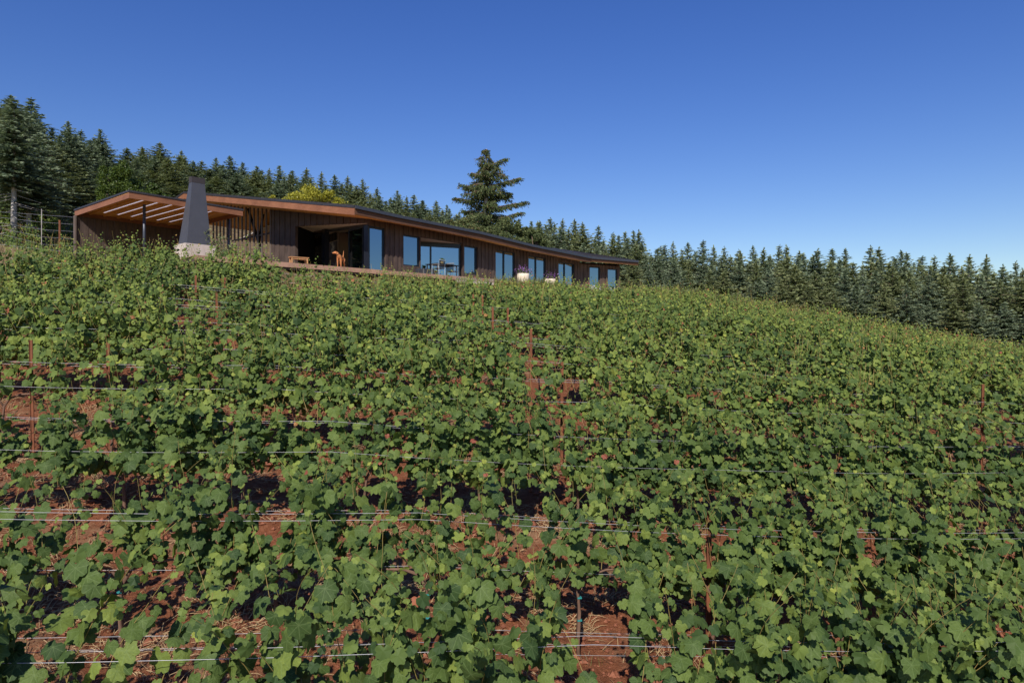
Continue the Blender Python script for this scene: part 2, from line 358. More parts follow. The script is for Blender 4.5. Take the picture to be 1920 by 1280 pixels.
def scatter_straw(n):
    cy = rs.uniform(4.8, 15, 700); cx = rs.uniform(-1, 1, 700)*(cy*.8+1); ca = rs.uniform(0, 6.28, 700); cr = rs.uniform(.08, .38, 700)
    j = rs.randint(0, 700, n); x = cx[j]+rs.normal(0, 1, n)*cr[j]; y = cy[j]+rs.normal(0, 1, n)*cr[j]*.6
    a = ca[j]+rs.normal(0, .7, n); L = rs.uniform(.06, .26, n); wd = rs.uniform(.0018, .0038, n)
    z0 = ground_z(x, y)+rs.uniform(.005, .05, n); x2 = x+np.cos(a)*L; y2 = y+np.sin(a)*L; z2 = np.maximum(ground_z(x2, y2)+rs.uniform(.004, .07, n), z0-.04)
    px = -np.sin(a)*wd; py = np.cos(a)*wd; xm = (x+x2)/2; ym = (y+y2)/2; zm = np.maximum((z0+z2)/2, ground_z(xm, ym)+.006)+rs.uniform(0, .03, n)
    V = np.stack([np.stack([x-px, y-py, z0], -1), np.stack([x+px, y+py, z0+wd], -1), np.stack([xm-px, ym-py, zm], -1), np.stack([xm+px, ym+py, zm+wd], -1), np.stack([x2, y2, z2], -1)], 1)
    fc = np.array([(0, 1, 3), (0, 3, 2), (2, 3, 4)])
    return V.reshape(-1, 3), (fc[None]+np.arange(n)[:, None, None]*5).reshape(-1, 3)
V, F = scatter_straw(30000); tag(link('straw_mulch', np_mesh('straw_mulch', V, F, [M['straw']])), 'dry tan straw lying on the red soil', kind='stuff')
# ================================================================ house
A = Vector((.643, .766, 0)).normalized(); N = Vector((A.y, -A.x, 0)); Z = Vector((0, 0, 1))
C0 = Vector((-7.06, 33.73, 0)); EV = 1.05; FL = 3.35
G = Vector((-.742, .670, 0)).normalized(); GN = Vector((-G.y, G.x, 0)); GN = GN if GN.y < 0 else -GN   # gable wall direction / outward normal
def hit(px, py, o, nrm):
    r = PX(px, py, 1.0); t = Vector(o).dot(nrm)/r.dot(nrm); return r*t
def on_long(px, py, off=0.0):
    p = hit(px, py, C0+N*off, N); return (p-C0).dot(A), p.z
def on_gable(px, py, off=0.0):
    p = hit(px, py, C0+GN*off, GN); return (p-C0).dot(G), p.z
def on_z(px, py, z): return PX(px, py, z*1280/(640-py))
house = empty('hillside_house', C0+Z*FL)
tag(house, 'long low dark timber house with copper coloured eaves above the vineyard', 'house')
house_inv = Matrix.Translation(-(C0+Z*FL))
def hpart(mb, name, mats, parent=None, smooth=False, kind=None, label=None):
    if parent is None: parent = house
    # geometry is written in world space; bring into the house frame
    off = C0+Z*FL; mb.v = [(v[0]-off.x, v[1]-off.y, v[2]-off.z) for v in mb.v]
    o = mb.build(name, mats, parent, smooth)
    if kind: o['kind'] = kind
    if label: o['label'] = label
    return o
def siding(mb, o, D, Nn, a0, a1, zb, ztop, openings, w=.155, seed=1):
    """vertical boards along direction D from a0..a1; ztop(a) ; openings (a0,a1,z0,z1)"""
    r = random.Random(seed); a = a0; i = 0
    edges = sorted(set([a0, a1]+[e for op in openings for e in op[:2] if a0 < e < a1]))
    for e0, e1 in zip(edges[:-1], edges[1:]):
        n = max(1, round((e1-e0)/w)); st = (e1-e0)/n
        for k in range(n):
            b0 = e0+k*st; b1 = b0+st; am = (b0+b1)/2
            iv = [(zb, ztop(am))]
            for op in openings:
                if op[0] < am < op[1]:
                    nv = []
                    for z0, z1 in iv:
                        if op[3] <= z0 or op[2] >= z1: nv.append((z0, z1)); continue
                        if z0 < op[2]: nv.append((z0, op[2]))
                        if z1 > op[3]: nv.append((op[3], z1))
                    iv = nv
            i += 1; th = (.055 if i % 2 else .022)+r.uniform(-.004, .004)
            for z0, z1 in iv:
                if z1-z0 > .02:
                    mb.box(o+D*(b0+.004)+Z*z0-Nn*.10, D*(st-.008), Nn*(.10+th), Z*(z1-z0))
# roof geometry ---------------------------------------------------
K = PX(665, 386, 31.75)
def on_eave(px, py):
    p = hit(px, py, C0+N*EV, N); return p
eave = [K, on_eave(740, 402.7), on_eave(900, 435.0), on_eave(997, 459.0), on_eave(1108, 481.7)]
W = Vector((.866, .5, 0)); WN = Vector((.5, -.866, 0))
tip = hit(1196, 489, eave[-1], WN)
UP = -N
ridgeL = K+UP*17.3; ridgeL.z = 9.38
brk = hit(388, 364, K, A)        # point on the gable edge seen right of the chimney
ridge_pts = [ridgeL+A*a for a in (0, 2.6, 8.2, 13, 19.5)]
for p, e in zip(ridge_pts, eave): p.z = 9.38-(K.z-e.z)*.9
back = [p+UP*4-Z*.7 for p in ridge_pts]
tipb = tip-WN*11; tipb.z = 8.0
roof = MB()
top = []
for i in range(4):
    roof.slab([eave[i], eave[i+1], ridge_pts[i+1], ridge_pts[i]], .10)
    roof.slab([ridge_pts[i], ridge_pts[i+1], back[i+1], back[i]], .10)
roof.slab([eave[4], tip, tipb, ridge_pts[4]], .10)
roofo = hpart(roof, 'roof', M['roofmetal'])
# standing seams that end at the gutter: read as small teeth along the eave
sm = MB()
def seams(p0, p1, q0, q1, step=.42, h=.035):
    n = int((p1-p0).length/step)
    for k in range(n+1):
        t = k/n; a = p0.lerp(p1, t); b = q0.lerp(q1, t); d = (p1-p0).normalized()*.02
        sm.box(a-d+Z*.002, d*2, b-a, Z*h)
for i in range(4): seams(eave[i], eave[i+1], ridge_pts[i], ridge_pts[i+1])
seams(eave[4], tip, ridge_pts[4], tipb)
o = hpart(sm, 'standing_seam', M['roofmetal'], roofo, kind='stuff'); o.parent = roofo
# gutter along eave
gt = MB()
pts = eave+[tip]
for p, q, nn in [(eave[i], eave[i+1], N) for i in range(4)]+[(eave[4], tip, WN)]:
    gt.box(p-Z*.13+nn*.004, q-p, nn*.10, Z*.15)
hpart(gt, 'gutter', M['steel'], roofo)
# fascia: gable side (tall, orange) and eave side
fa = MB()
fh = .33
gdir = (ridgeL-K)
gN = A*-1   # gable edge faces -A
fa.box(K-Z*(.10+fh)-A*.035, gdir, A*.06, Z*fh)
gb = ridgeL; fa.box(gb-Z*(.10+fh)-A*.035, back[0]-gb, A*.06, Z*fh)
hpart(fa, 'fascia', M['fascia'], roofo, label='reddish timber fascia along the gable edge')
cap = MB(); cap.box(K-Z*.10-A*.06, gdir, A*.085, Z*.125); cap.box(gb-Z*.10-A*.06, back[0]-gb, A*.085, Z*.125)
hpart(cap, 'edge_flashing', M['roofmetal'], roofo)
fe = MB()
for i in range(4): fe.box(eave[i]-Z*(.13+.25)-N*.06, eave[i+1]-eave[i], N*.05, Z*.25)
fe.box(eave[4]-Z*(.13+.16)-WN*.06, tip-eave[4], WN*.05, Z*.16)
tl = (tipb-tip); fe.box(tip-Z*.30, tl, W*.05, Z*.22)
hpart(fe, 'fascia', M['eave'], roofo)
# soffit planks under the whole roof
so_ = MB()
def planks(p0, p1, q0, q1, dz, w=.16, th=.03, gap=.006):
    L = ((q0-p0).length+(q1-p1).length)/2; n = int(L/w)
    for k in range(n):
        t0 = k/n; t1 = (k+1)/n-gap/L
        a, b, c, d = p0.lerp(q0, t0), p1.lerp(q1, t0), p1.lerp(q1, t1), p0.lerp(q0, t1)
        so_.slab([v-Z*dz for v in (a, b, c, d)], th)
for i in range(4):
    planks(eave[i]-N*.06, eave[i+1]-N*.06, ridge_pts[i], ridge_pts[i+1], .34 if i else .36)
    planks(ridge_pts[i], ridge_pts[i+1], back[i], back[i+1], .36, .3)
planks(eave[4]-WN*.06, tip-WN*.06, ridge_pts[4], tipb, .30, .3)
hpart(so_, 'soffit', M['soffit'], kind='stuff', label='oiled timber boards lining the underside of the roof')
# wall height under the roof
def roof_under(p):
    """approx underside height at plan position"""
    s = (Vector((p.x, p.y, 0))-Vector((K.x, K.y, 0))).dot(UP)
    a = (Vector((p.x, p.y, 0))-Vector((K.x, K.y, 0))).dot(A)
    aa = [(e-K).dot(A) for e in eave]; ez = float(np.interp(a, aa, [e.z for e in eave])); rz = float(np.interp(a, aa, [e.z for e in ridge_pts]))
    return (ez+(rz-ez)*s/17.3 if s < 17.3 else rz-.7*(s-17.3)/4)-.385
# long wall ------------------------------------------------------
a_end = None
wing0_dir = W
# wing wall plane sits 1.7 m behind the wing eave
wo_ = eave[4]-WN*EV
# intersection of long wall plane and wing wall plane
t_ = (wo_-C0).dot(WN)/A.dot(WN); BEND = C0+A*t_; a_bend = t_
def on_wing(px, py, off=0.0):
    p = hit(px, py, Vector((BEND.x, BEND.y, 0))+WN*off, WN); return (p-Vector((BEND.x, BEND.y, 0))).dot(W), p.z
BEND0 = Vector((BEND.x, BEND.y, 0)); C00 = Vector((C0.x, C0.y, 0))
ops = []; wins = []
def lw(x0, x1, yt0, yb=None, zb=None, kind='fixed'):
    a0, z1 = on_long(x0, yt0); a1, _ = on_long(x1, yt0)
    z0 = on_long((x0+x1)/2, yb)[1] if yb else (FL+.06 if zb is None else zb)
    ops.append((a0, a1, z0, z1)); return (a0, a1, z0, z1)
W1 = lw(681, 721.5, 421.5)
W2 = lw(756, 787, 439.5, 499.0)
W3 = lw(788.5, 867, 444.5)          # recessed triple
W4 = lw(869.5, 895, 460.0, 514.5)
D1 = lw(929, 965.5, 468.0)
D2 = lw(990, 1023.5, 478.5)
D3 = lw(1047, 1077, 490.5)
sd_ = MB()
siding(sd_, C00, A, N, W1[1], a_bend, FL-.25, lambda a: roof_under(C00+A*a), ops, .16, 2)
# piece above the corner window
siding(sd_, C00, A, N, -.02, W1[1], FL-.25, lambda a: roof_under(C00+A*a), [(-1, W1[1], FL-.3, W1[3])], .16, 3)
hpart(sd_, 'siding', M['siding'], kind='stuff', label='dark brown vertical battens on the long window wall')
wsd = MB()
WI = []
def ww(x0, x1, yt):
    a0, z1 = on_wing(x0, yt); a1, _ = on_wing(x1, yt); WI.append((a0, a1, FL+.1, z1)); return WI[-1]
W5 = ww(1105, 1125, 499.5); W6 = ww(1139, 1157.5, 503.5)
aw_end = on_wing(1162, 500)[0]
siding(wsd, BEND0, W, WN, 0, aw_end, FL-.25, lambda a: eave[4].z-.36, WI, .16, 4)
siding(wsd, BEND0+W*aw_end, -WN, W, .1, 9, FL-.25, lambda a: eave[4].z-.2+a*.12, [], .2, 5)
hpart(wsd, 'siding', M['siding'], kind='stuff', label='dark siding on the far end wing')
def window(o, D, Nn, a0, a1, z0, z1, mull=(), inset=.06, fw=.06, gm='glass', name='window', jamb_lit=False, parent=None):
    """opening frame + panes"""
    wn = MB(); d = .12
    def bar(b0, b1, c0, c1): wn.box(o+D*b0+Z*c0-Nn*(d+inset-.02), D*(b1-b0), Nn*d, Z*(c1-c0))
    bar(a0, a1, z0, z0+fw); bar(a0, a1, z1-fw, z1)
    bar(a0, a0+fw, z0+fw, z1-fw); bar(a1-fw, a1, z0+fw, z1-fw)
    ms = [a0+(a1-a0)*m for m in mull]
    for mm in ms: bar(mm-fw*.6, mm+fw*.6, z0+fw, z1-fw)
    wf = hpart(wn, name, M['frame'])
    es = [a0]+ms+[a1]
    for e0, e1 in zip(es[:-1], es[1:]):
        g = MB(); g.box(o+D*(e0+fw*.6)+Z*(z0+fw*.5)-Nn*(inset+.05), D*(e1-e0-fw*1.2), Nn*.012, Z*(z1-z0-fw))
        hpart(g, 'pane', M[gm], wf)
    return wf
# corner window : thick dark corner post then the pane
a_p = on_long(692.5, 430)[0]
cp = MB(); cp.box(C00+A*-.10+Z*(FL+.03)-N*.30, A*(a_p+.10), N*.32, Z*(W1[3]-FL)); hpart(cp, 'corner_post', M['frame'])
window(C00, A, N, a_p, W1[1], W1[2], W1[3])
window(C00, A, N, *W2)
window(C00, A, N, *W4)
window(C00, A, N, *D1, mull=(.46,), name='glass_door')
window(C00, A, N, *D2, mull=(.47,), name='glass_door')
window(C00, A, N, *D3, mull=(.42,), name='glass_door')
window(BEND0, W, WN, *W5); window(BEND0, W, WN, *W6)
# recessed triple window: back line turned towards the view, with a wedge of pale ceiling
a0, a1, z0, z1 = W3
R1 = C00+A*(a1-.02)-N*.16; R0 = C00+A*(a0+.10)-N*1.75
RDv = (R1-R0); RL = RDv.length; RDv = RDv.normalized(); RN = Vector((RDv.y, -RDv.x, 0))
rb = MB(); rb.slab([C00+A*a0-N*.11+Z*(z1+.05), C00+A*a1-N*.11+Z*(z1+.05), R1+Z*(z1+.05), R0-A*.1+Z*(z1+.05)], .05)
hpart(rb, 'recess_ceiling', M['plaster'])
rj = MB(); rj.box(C00+A*(a0-.05)+Z*z0-N*1.9, A*.05, N*1.79, Z*(z1-z0)); hpart(rj, 'recess_jamb', M['siding'])
rj = MB(); rj.box(C00+A*a0+Z*z0-N*1.9, A*(a1-a0), N*1.79, -Z*.04); hpart(rj, 'recess_floor', M['deck'])
window(R0, RDv, RN, 0, RL, z0+.0, z1-.18, mull=(.50,), fw=.07, inset=.0)
hd = MB(); hd.box(R0+Z*(z1-.18), RDv*RL, RN*.03, Z*.178); hpart(hd, 'head_beam', M['frame'])
# gable wall ------------------------------------------------------
g_l, zl = on_gable(555.5, 424); g_r = on_gable(686, 418)[0]
_, zr = on_gable(684, 418)
g_end, _ = on_gable(511, 430)
def head(g): return zr+(zl-zr)*(g-g_r)/(g_l-g_r)
gs = MB()
gu = lambda g: roof_under(C00+G*g)
siding(gs, C00, G, GN, g_l, g_end, FL-.25, gu, [], .30, 6)
# above the opening, in strips that follow the sloping head
n = int((g_l-0)/.30); r6 = random.Random(6)
for k in range(n):
    g0 = (g_l)*k/n; g1 = (g_l)*(k+1)/n; h = head((g0+g1)/2)
    th = (.055 if k % 2 else .022)+r6.uniform(-.004, .004)
    gs.box(C00+G*(g0+.004)+Z*h-GN*.10, G*(g1-g0-.008), GN*(.10+th), Z*(gu((g0+g1)/2)-h))
hpart(gs, 'siding', M['siding'], kind='stuff', label='dark vertical boards on the gable wall')
# recess ceiling + back glazing line
Q = PX(590, 470, 40.6); Q.z = 0
inr = C00+G*.25
zq = head((Q-C00).dot(G))-.02
rc = MB()
pl = [C00+G*.02, C00+G*g_l, C00+G*g_l-GN*3.2, Q-GN*.3, C00-GN*.6]
tops = []
for p in pl:
    v = Vector((p.x, p.y, head((p-C00).dot(G))+.06)); tops.append(v)
rc.slab(tops[::-1] if True else tops, .05); hpart(rc, 'recess_ceiling', M['plaster'])
rw = MB(); p0 = C00+G*(g_l-.02); QQ = Vector((Q.x, Q.y, 0)); rw.box(p0-GN*.1+Z*FL, QQ-(p0-GN*.1), G*.12, Z*(zl-FL)); hpart(rw, 'recess_side_wall', M['black'])
# back line from Q to the corner: panels by pixel columns
BD = (C00+G*.15-GN*.35-Q); BD.z = 0; BL = BD.length; BD = BD.normalized(); BN = Vector((BD.y, -BD.x, 0)); BN = BN if BN.y < 0 else -BN
def on_back(px, py): p = hit(px, py, Q, BN); return (p-Q).dot(BD), p.z
def backpanel(x0, x1, gm, nm='sliding_glass_panel', thick=.06):
    s0, _ = on_back(x0, 450); s1, _ = on_back(x1, 450)
    zt = min(head((Q+BD*s0-C00).dot(G)), head((Q+BD*s1-C00).dot(G)))-.03
    f = MB()
    def bar(b0, b1, c0, c1): f.box(Q+BD*b0+Z*c0, BD*(b1-b0), BN*thick, Z*(c1-c0))
    bar(s0, s1, FL, FL+.08); bar(s0, s1, zt-.09, zt); bar(s0, s0+.07, FL+.08, zt-.09); bar(s1-.07, s1, FL+.08, zt-.09)
    fo = hpart(f, nm, M['frame'])
    g = MB(); g.box(Q+BD*(s0+.06)+Z*(FL+.07)+BN*.02, BD*(s1-s0-.12), BN*.012, Z*(zt-FL-.14)); hpart(g, 'pane', M[gm], fo)
backpanel(586, 607, 'glass_dark'); backpanel(655, 682, 'glass_dark')
pm = MB(); s0, _ = on_back(607, 450); s1, _ = on_back(614, 450); pm.box(Q+BD*s0+Z*FL-BN*.1, BD*(s1-s0), BN*.22, Z*(head((Q-C00).dot(G))-FL)); hpart(pm, 'corner_post', M['frame'])
hb = MB(); s1, _ = on_back(690, 450); hh_ = head(4.6)
a_, b_ = Q+Z*(zq-.02), Q+BD*(BL+.1)+Z*(zr-.04)
hb.add([a_, b_, b_-Z*.12, a_-Z*.12, a_+BN*.08, b_+BN*.08, b_+BN*.08-Z*.12, a_+BN*.08-Z*.12], [(0, 1, 2, 3), (7, 6, 5, 4), (4, 5, 1, 0), (3, 2, 6, 7), (0, 3, 7, 4), (1, 5, 6, 2)])
hpart(hb, 'head_beam', M['frame'])
# interior of the living room seen through the open doors
I0 = Q-BN*5.2
def on_in(px, py): p = hit(px, py, I0, BN); return (p-I0).dot(BD), p.z
rm = MB()
s0, _ = on_in(560, 470); s1, _ = on_in(720, 470); _, zb = on_in(630, 452.0); _, zt = on_in(630, 436)
rm.box(I0+BD*s0+Z*FL, BD*(s1-s0), BN*.15, Z*(zb-FL))
hpart(rm, 'room_wall', M['beige'], label='beige room wall seen through the open sliding doors')
sl = MB()
for k in range(int((s1-s0)/.30)):
    sl.box(I0+BD*(s0+k*.30)+Z*(zb+.004), BD*.14, BN*.06, Z*(zt-zb+.2))
hpart(sl, 'clerestory_slats', M['black'], kind='stuff')
ic = MB(); ic.box(I0+BD*s0+Z*(zt+.02)-BN*.3, BD*(s1-s0), BN*5.2, Z*.06); hpart(ic, 'room_ceiling', M['plaster'])
# neutral abstract painting
pa = MB(); x0, zt2 = on_in(612, 459); x1, _ = on_in(641, 459); _, zb2 = on_in(626, 489)
pa.box(I0+BD*x0+Z*(zb2-.5)+BN*.155, BD*(x1-x0), BN*.05, Z*(zt2-zb2+.5))
m = NT('dark abstract canvas'); f = m.noise(1.1, 3, .6); M['canvas'] = m.done(m.pbr(m.ramp(f, [(.42, (.008, .010, .014)), (.52, (.012, .03, .09)), (.58, (.03, .05, .10)), (.66, (.40, .42, .46))]), .6))
paint = hpart(pa, 'painting', M['canvas']); paint.parent = None; paint.location = C0+Z*FL
tag(paint, 'large dark painting with pale blotches on the beige room wall', 'painting')
fl = MB(); fl.slab([Q+BD*-1.5+Z*(FL-.01), Q+BD*(BL+.0)+Z*(FL-.01), C00+A*20-N*.2+Z*(FL-.01), C00+A*20-N*8+Z*(FL-.01), Q+BD*-1.5-BN*7+Z*(FL-.01)], .15); hpart(fl, 'room_floor', M['floorin'])
bw = MB(); bw.box(C00-N*7.5+A*3.5+Z*FL, A*16, N*.2, Z*3.2); hpart(bw, 'room_wall', M['beige'])
# slatted screen left of the gable wall ---------------------------
sc0 = g_end+.1; sc1 = on_gable(396, 440)[0]
i = 0; g = sc0; screen = empty('slat_screen', C00+G*sc0+Z*FL); tag(screen, 'tall vertical timber slat screen between pergola and house', 'screen')
off = C00+G*sc0+Z*FL
slat_me = {}
while g < sc1:
    zt_ = gu(g); mb = MB(); h = zt_-FL
    mb.box(Vector((0, 0, 0)), G*.13, GN*.06, Z*h)
    o = mb.build('slat', M['siding_lattice'], screen); o.location = G*(g-sc0); g += .50; i += 1
br = MB(); za, zb_ = on_gable(500, 460)[1], on_gable(458, 402)[1]
ga, gb_ = on_gable(505, 470)[0], on_gable(462, 400)[0]
for (p, q) in [((ga, FL+.2), (gb_, gu(gb_)-.1)), ((on_gable(470, 470)[0], FL+.2), (on_gable(490, 400)[0], gu(sc0)-.1))]:
    br.tube([G*(p[0]-sc0)+Z*(p[1]-FL)-GN*.12, G*(q[0]-sc0)+Z*(q[1]-FL)-GN*.12], .09, 6)
br.build('diagonal_brace', M['black'], screen)
rl = MB()
for zz in (.15, 1.6, 3.0): rl.box(Z*zz-GN*.06, G*(sc1-sc0), GN*.05, Z*.09)
rl.build('rail', M['siding'], screen)
# deck -----------------------------------------------------------
lip = lambda t: Vector((LIP0.x+LIPD.x*t, LIP0.y+LIPD.y*t, 0)); LD = Vector((LIPD.x, LIPD.y, 0)); LN = Vector((LD.y, -LD.x, 0))
deck = empty('timber_deck', lip(0)+Z*FL); tag(deck, 'weathered timber deck edging the front of the house', 'deck')
doff = lip(0)+Z*FL
t_left, t_right = -6.2, 9.5
bd = MB()
bw_ = .142
me_b = MB().box(Vector((0, 0, -.03)), LD*(t_right-t_left), -LN*(bw_-.006), Z*.03).mesh('deck_board', M['deck'])
for k in range(34):
    o = link('deck_board', me_b, deck); o.location = LD*t_left-LN*(k*bw_+.04)
ed = MB(); ed.box(LD*t_left-Z*.20, LD*(t_right-t_left), -LN*.035, Z*.20); ed.build('edge_board', M['deck'], deck)
jo = MB(); jo.box(LD*t_left-Z*.30-LN*.08, LD*(t_right-t_left), -LN*5.0, Z*.22); jo.build('deck_frame', M['siding'], deck)
pt = MB(); pt.slab([lip(t_right)+Z*(FL-.02), C00+A*15+N*3+Z*(FL-.02), BEND0+W*6+WN*2.2+Z*(FL-.02), BEND0+W*6+Z*(FL-.02), BEND0+Z*(FL-.02), C00+A*6+Z*(FL-.02), lip(6.5)+Z*(FL-.035)], .3)
o = pt.build('patio', M['concrete']); tag(o, kind='structure')
# chimney ---------------------------------------------------------
ch = empty('outdoor_chimney', (0, 0, 0)); tag(ch, 'tall tapered charcoal metal chimney on a pale concrete hearth block', 'chimney')
dC = 28.3
e1 = PX(347, 455, dC); cR = A.copy(); cB = Vector((-A.y, A.x, 0))
def along(e, D, px):   # distance along D from e until pixel column px
    r = (px-960)/1280; return (r*e.y-e.x)/(D.x-r*D.y)
wR = along(e1, cR, 405); wL = along(e1, cB, 327)
blk = MB(); b = Vector((e1.x, e1.y, FL-.3)); blk.box(b, cR*wR, cB*wL, Z*(e1.z-FL+.3)); ch.location = b
blk.v = [(v[0]-b.x, v[1]-b.y, v[2]-b.z) for v in blk.v]; bo = blk.build('hearth_block', M['concrete'], ch)
bv = bo.modifiers.new('bevel', 'BEVEL'); bv.width = .015; bv.segments = 2
def ring(e, l, r_): return [e, e+cR*r_, e+cR*r_+cB*l, e+cB*l]
ebase = hit(352, 457.5, Vector((e1.x, e1.y, 0))+cR*.14+cB*.0-cR.cross(Z)*0, cB); 
eb = PX(350.5, 454.5, dC+.13); eb.z = e1.z
lR = along(eb, cR, 396); lL = along(eb, cB, 334.5)
base = ring(eb, lL, lR)
et = PX(358.5, 341, 0)if False else None
ctr = sum(base, Vector())/4
dT = ctr.y-.25
et = PX(360, 341.5, dT); tR = along(et, cR, 384); tL = along(et, cB, 354.5)
topz = et.z; tr = ring(et, tL, tR)
body = MB(); vs = [v-b for v in base+tr]; body.add(vs, [(0, 1, 5, 4), (1, 2, 6, 5), (2, 3, 7, 6), (3, 0, 4, 7), (4, 5, 6, 7)])
body.build('chimney_flue', M['chimney'], ch)
cpz = PX(360, 330.5, dT).z; cc = sum(tr, Vector())/4
capm = MB(); rr = [cc+(v-cc)*1.03 for v in tr]; rt = [Vector((v.x, v.y, cpz)) for v in rr]
capm.add([v-b for v in rr+rt], [(0, 1, 5, 4), (1, 2, 6, 5), (2, 3, 7, 6), (3, 0, 4, 7), (0, 3, 2, 1), (4, 5, 6, 7)]); capm.build('chimney_cap', M['chimneytop'], ch)
# pergola ---------------------------------------------------------
k0 = PX(242, 356.5, 28.7); ztop = k0.z
pR = A; pB = UP
kR = along(k0, pR, 455.5); kL = along(k0, pB, 140)
perg = empty('timber_pergola', Vector((k0.x, k0.y, FL))); tag(perg, 'flat cedar pergola with narrow skylight strips on dark steel posts', 'pergola')
po = Vector((k0.x, k0.y, FL))
zR = on_long(455, 393)[0] if False else None
# slight fall to the right so the edge matches
fallR = (PX(455.5, 392, (k0+pR*kR).y).z-ztop)/kR; fallL = (PX(140, 392.5, (k0+pB*kL).y).z-ztop)/kL
def pp(u, v, dz=0): return Vector((0, 0, ztop-FL+fallR*u+fallL*v+dz))+pR*u+pB*v
pf = MB()
def qbox(mb, u0, u1, v0, v1, d0, d1):
    c = [pp(u0, v0), pp(u1, v0), pp(u1, v1), pp(u0, v1)]
    mb.add([p+Z*d0 for p in c]+[p+Z*d1 for p in c], [(0, 3, 2, 1), (4, 5, 6, 7), (0, 1, 5, 4), (1, 2, 6, 5), (2, 3, 7, 6), (3, 0, 4, 7)])
qbox(pf, 0, kR, 0, .05, -.33, -.08); pf.build('front_beam', M['fascia'], perg)
pf = MB(); qbox(pf, 0, .05, .052, kL, -.33, -.08); pf.build('side_beam', M['fascia'], perg)
pf = MB(); qbox(pf, .05, kR, kL-.05, kL, -.33, -.08); pf.build('rear_beam', M['fascia'], perg)
pf = MB(); qbox(pf, kR-.05, kR, .05, kL-.05, -.33, -.08); pf.build('side_beam', M['fascia'], perg)
# skylight strips measured on the ceiling plane
strips = [((170.6, 394.7), (245.6, 369.8)), ((197.8, 399), (268, 376)), ((226, 403), (302.8, 379.7)), ((252, 407.8), (328, 384)), ((278, 412), (345, 391.9))]
ceil_dz = -.10
def on_ceil(px, py):
    P0 = po+pp(0, 0, ceil_dz); n_ = (pp(1, 0)-pp(0, 0)).cross(pp(0, 1)-pp(0, 0)).normalized(); p = hit(px, py, P0, n_)-po
    return p.dot(pR), p.dot(pB)
us = []
for (a_, b_) in strips:
    ua, va = on_ceil(*a_); ub, vb = on_ceil(*b_); us.append(((ua+ub)/2, va, vb))
pitch = .62
u_list = [.32+pitch*k for k in range(int((kR-.3)/pitch))]
rf = MB(); edges = [0.0]
sw = .12
gaps = [(u, u+sw) for u in u_list if u+sw < kR-.1]
prev = .0
rmesh = None
v0s, v1s = .55, kL-.75
for gi, (u0, u1) in enumerate(gaps+[(kR, kR)]):
    c = MB(); qbox(c, prev, u0, .051, kL-.051, ceil_dz-.02, ceil_dz+.02) if u0 > prev+.02 else None
    c.build('ceiling_board', M['soffit'], perg)
    if u1 > u0:
        c = MB(); qbox(c, u0, u1, .051, v0s, ceil_dz-.02, ceil_dz+.02); qbox(c, u0, u1, v1s, kL-.051, ceil_dz-.02, ceil_dz+.02); c.build('ceiling_board', M['soffit'], perg)
        c = MB(); qbox(c, u0, u1, v0s, v1s, ceil_dz-.002, ceil_dz+.002); c.build('skylight_strip', M['skylight'], perg)
        c = MB(); qbox(c, u1+.16, u1+.21, .06, kL-.06, ceil_dz-.085, ceil_dz-.022); c.build('rafter', M['soffit'], perg)
    prev = u1
c = MB()
prev = -.03
for (u0, u1) in gaps+[(kR+.15, kR+.15)]:
    qbox(c, prev, u0-.12, -.03, kL+.03, -.075, 0); prev = u1+.12
for (u0, u1) in gaps: qbox(c, u0-.12, u1+.12, -.03, v0s-.25, -.075, 0); qbox(c, u0-.12, u1+.12, v1s+.25, kL+.03, -.075, 0)
c.build('roof_sheet', M['roofmetal'], perg)
for (px_, py_) in ((270.5, 374), (428.5, 402)):
    u, v = on_ceil(px_, py_); v = max(v, .14); base_ = pR*u+pB*v
    mb = MB(); h = (ztop-FL+fallR*u+fallL*v)-.32; mb.tube([base_, base_+Z*h], .062, 12); mb.cbox(base_+Z*.012, .13, .13, .012, math.atan2(A.y, A.x)); mb.build('steel_post', M['steel'], perg, True)
# pergola back wall: individual boards
pw = empty('board_wall', po+pB*(kL-.12)); tag(pw, 'dark vertical board wall closing the back of the pergola', 'wall')
u = -.02; i = 0; r8 = random.Random(8)
zb0 = -.1
while u < kR+.6:
    h = (ztop-FL+fallR*u+fallL*kL)-.33; wd = .285
    mb = MB(); mb.box(Z*zb0, pR*(wd-.014), -pB*(.035+r8.uniform(0, .015)), Z*(h-zb0)); o = mb.build('board', M['siding'], pw); o.location = pR*u; u += wd
mb = MB(); mb.box(pR*-.09+Z*zb0, pR*.075, -pB*.16, Z*(ztop-FL+fallL*kL-.33-zb0)); mb.build('end_post', M['siding_lattice'], pw)
# ================================================================ things on the deck
def dx(px, py, z=None):  # point on the deck floor seen at that pixel
    return on_z(px, py, FL if z is None else z)
# dog -------------------------------------------------------------
def skin_body(name, verts, edges, rads, root, mat, sub=2):
    me = bpy.data.meshes.new(name); me.from_pydata(verts, edges, []); o = bpy.data.objects.new(name, me); COL.objects.link(o)
    sk = o.modifiers.new('skin', 'SKIN'); sk.use_smooth_shade = True
    for i, r in enumerate(rads): me.skin_vertices[0].data[i].radius = (r, r) if not isinstance(r, tuple) else r
    for i in range(len(verts)): me.skin_vertices[0].data[i].use_root = (i == root)
    ss = o.modifiers.new('sub', 'SUBSURF'); ss.levels = sub; ss.render_levels = sub
    dg = bpy.context.evaluated_depsgraph_get(); me2 = bpy.data.meshes.new_from_object(o.evaluated_get(dg))
    bpy.data.objects.remove(o); me2.name = name; me2.materials.clear(); me2.materials.append(mat)
    me2.polygons.foreach_set('use_smooth', [True]*len(me2.polygons)); return me2
dog = empty('dog', Vector((PX(639, 500, 31.4).x, 31.4, FL)), math.radians(-94))
tag(dog, 'tan short haired dog standing at the deck edge, head turned left, tail up', 'dog')
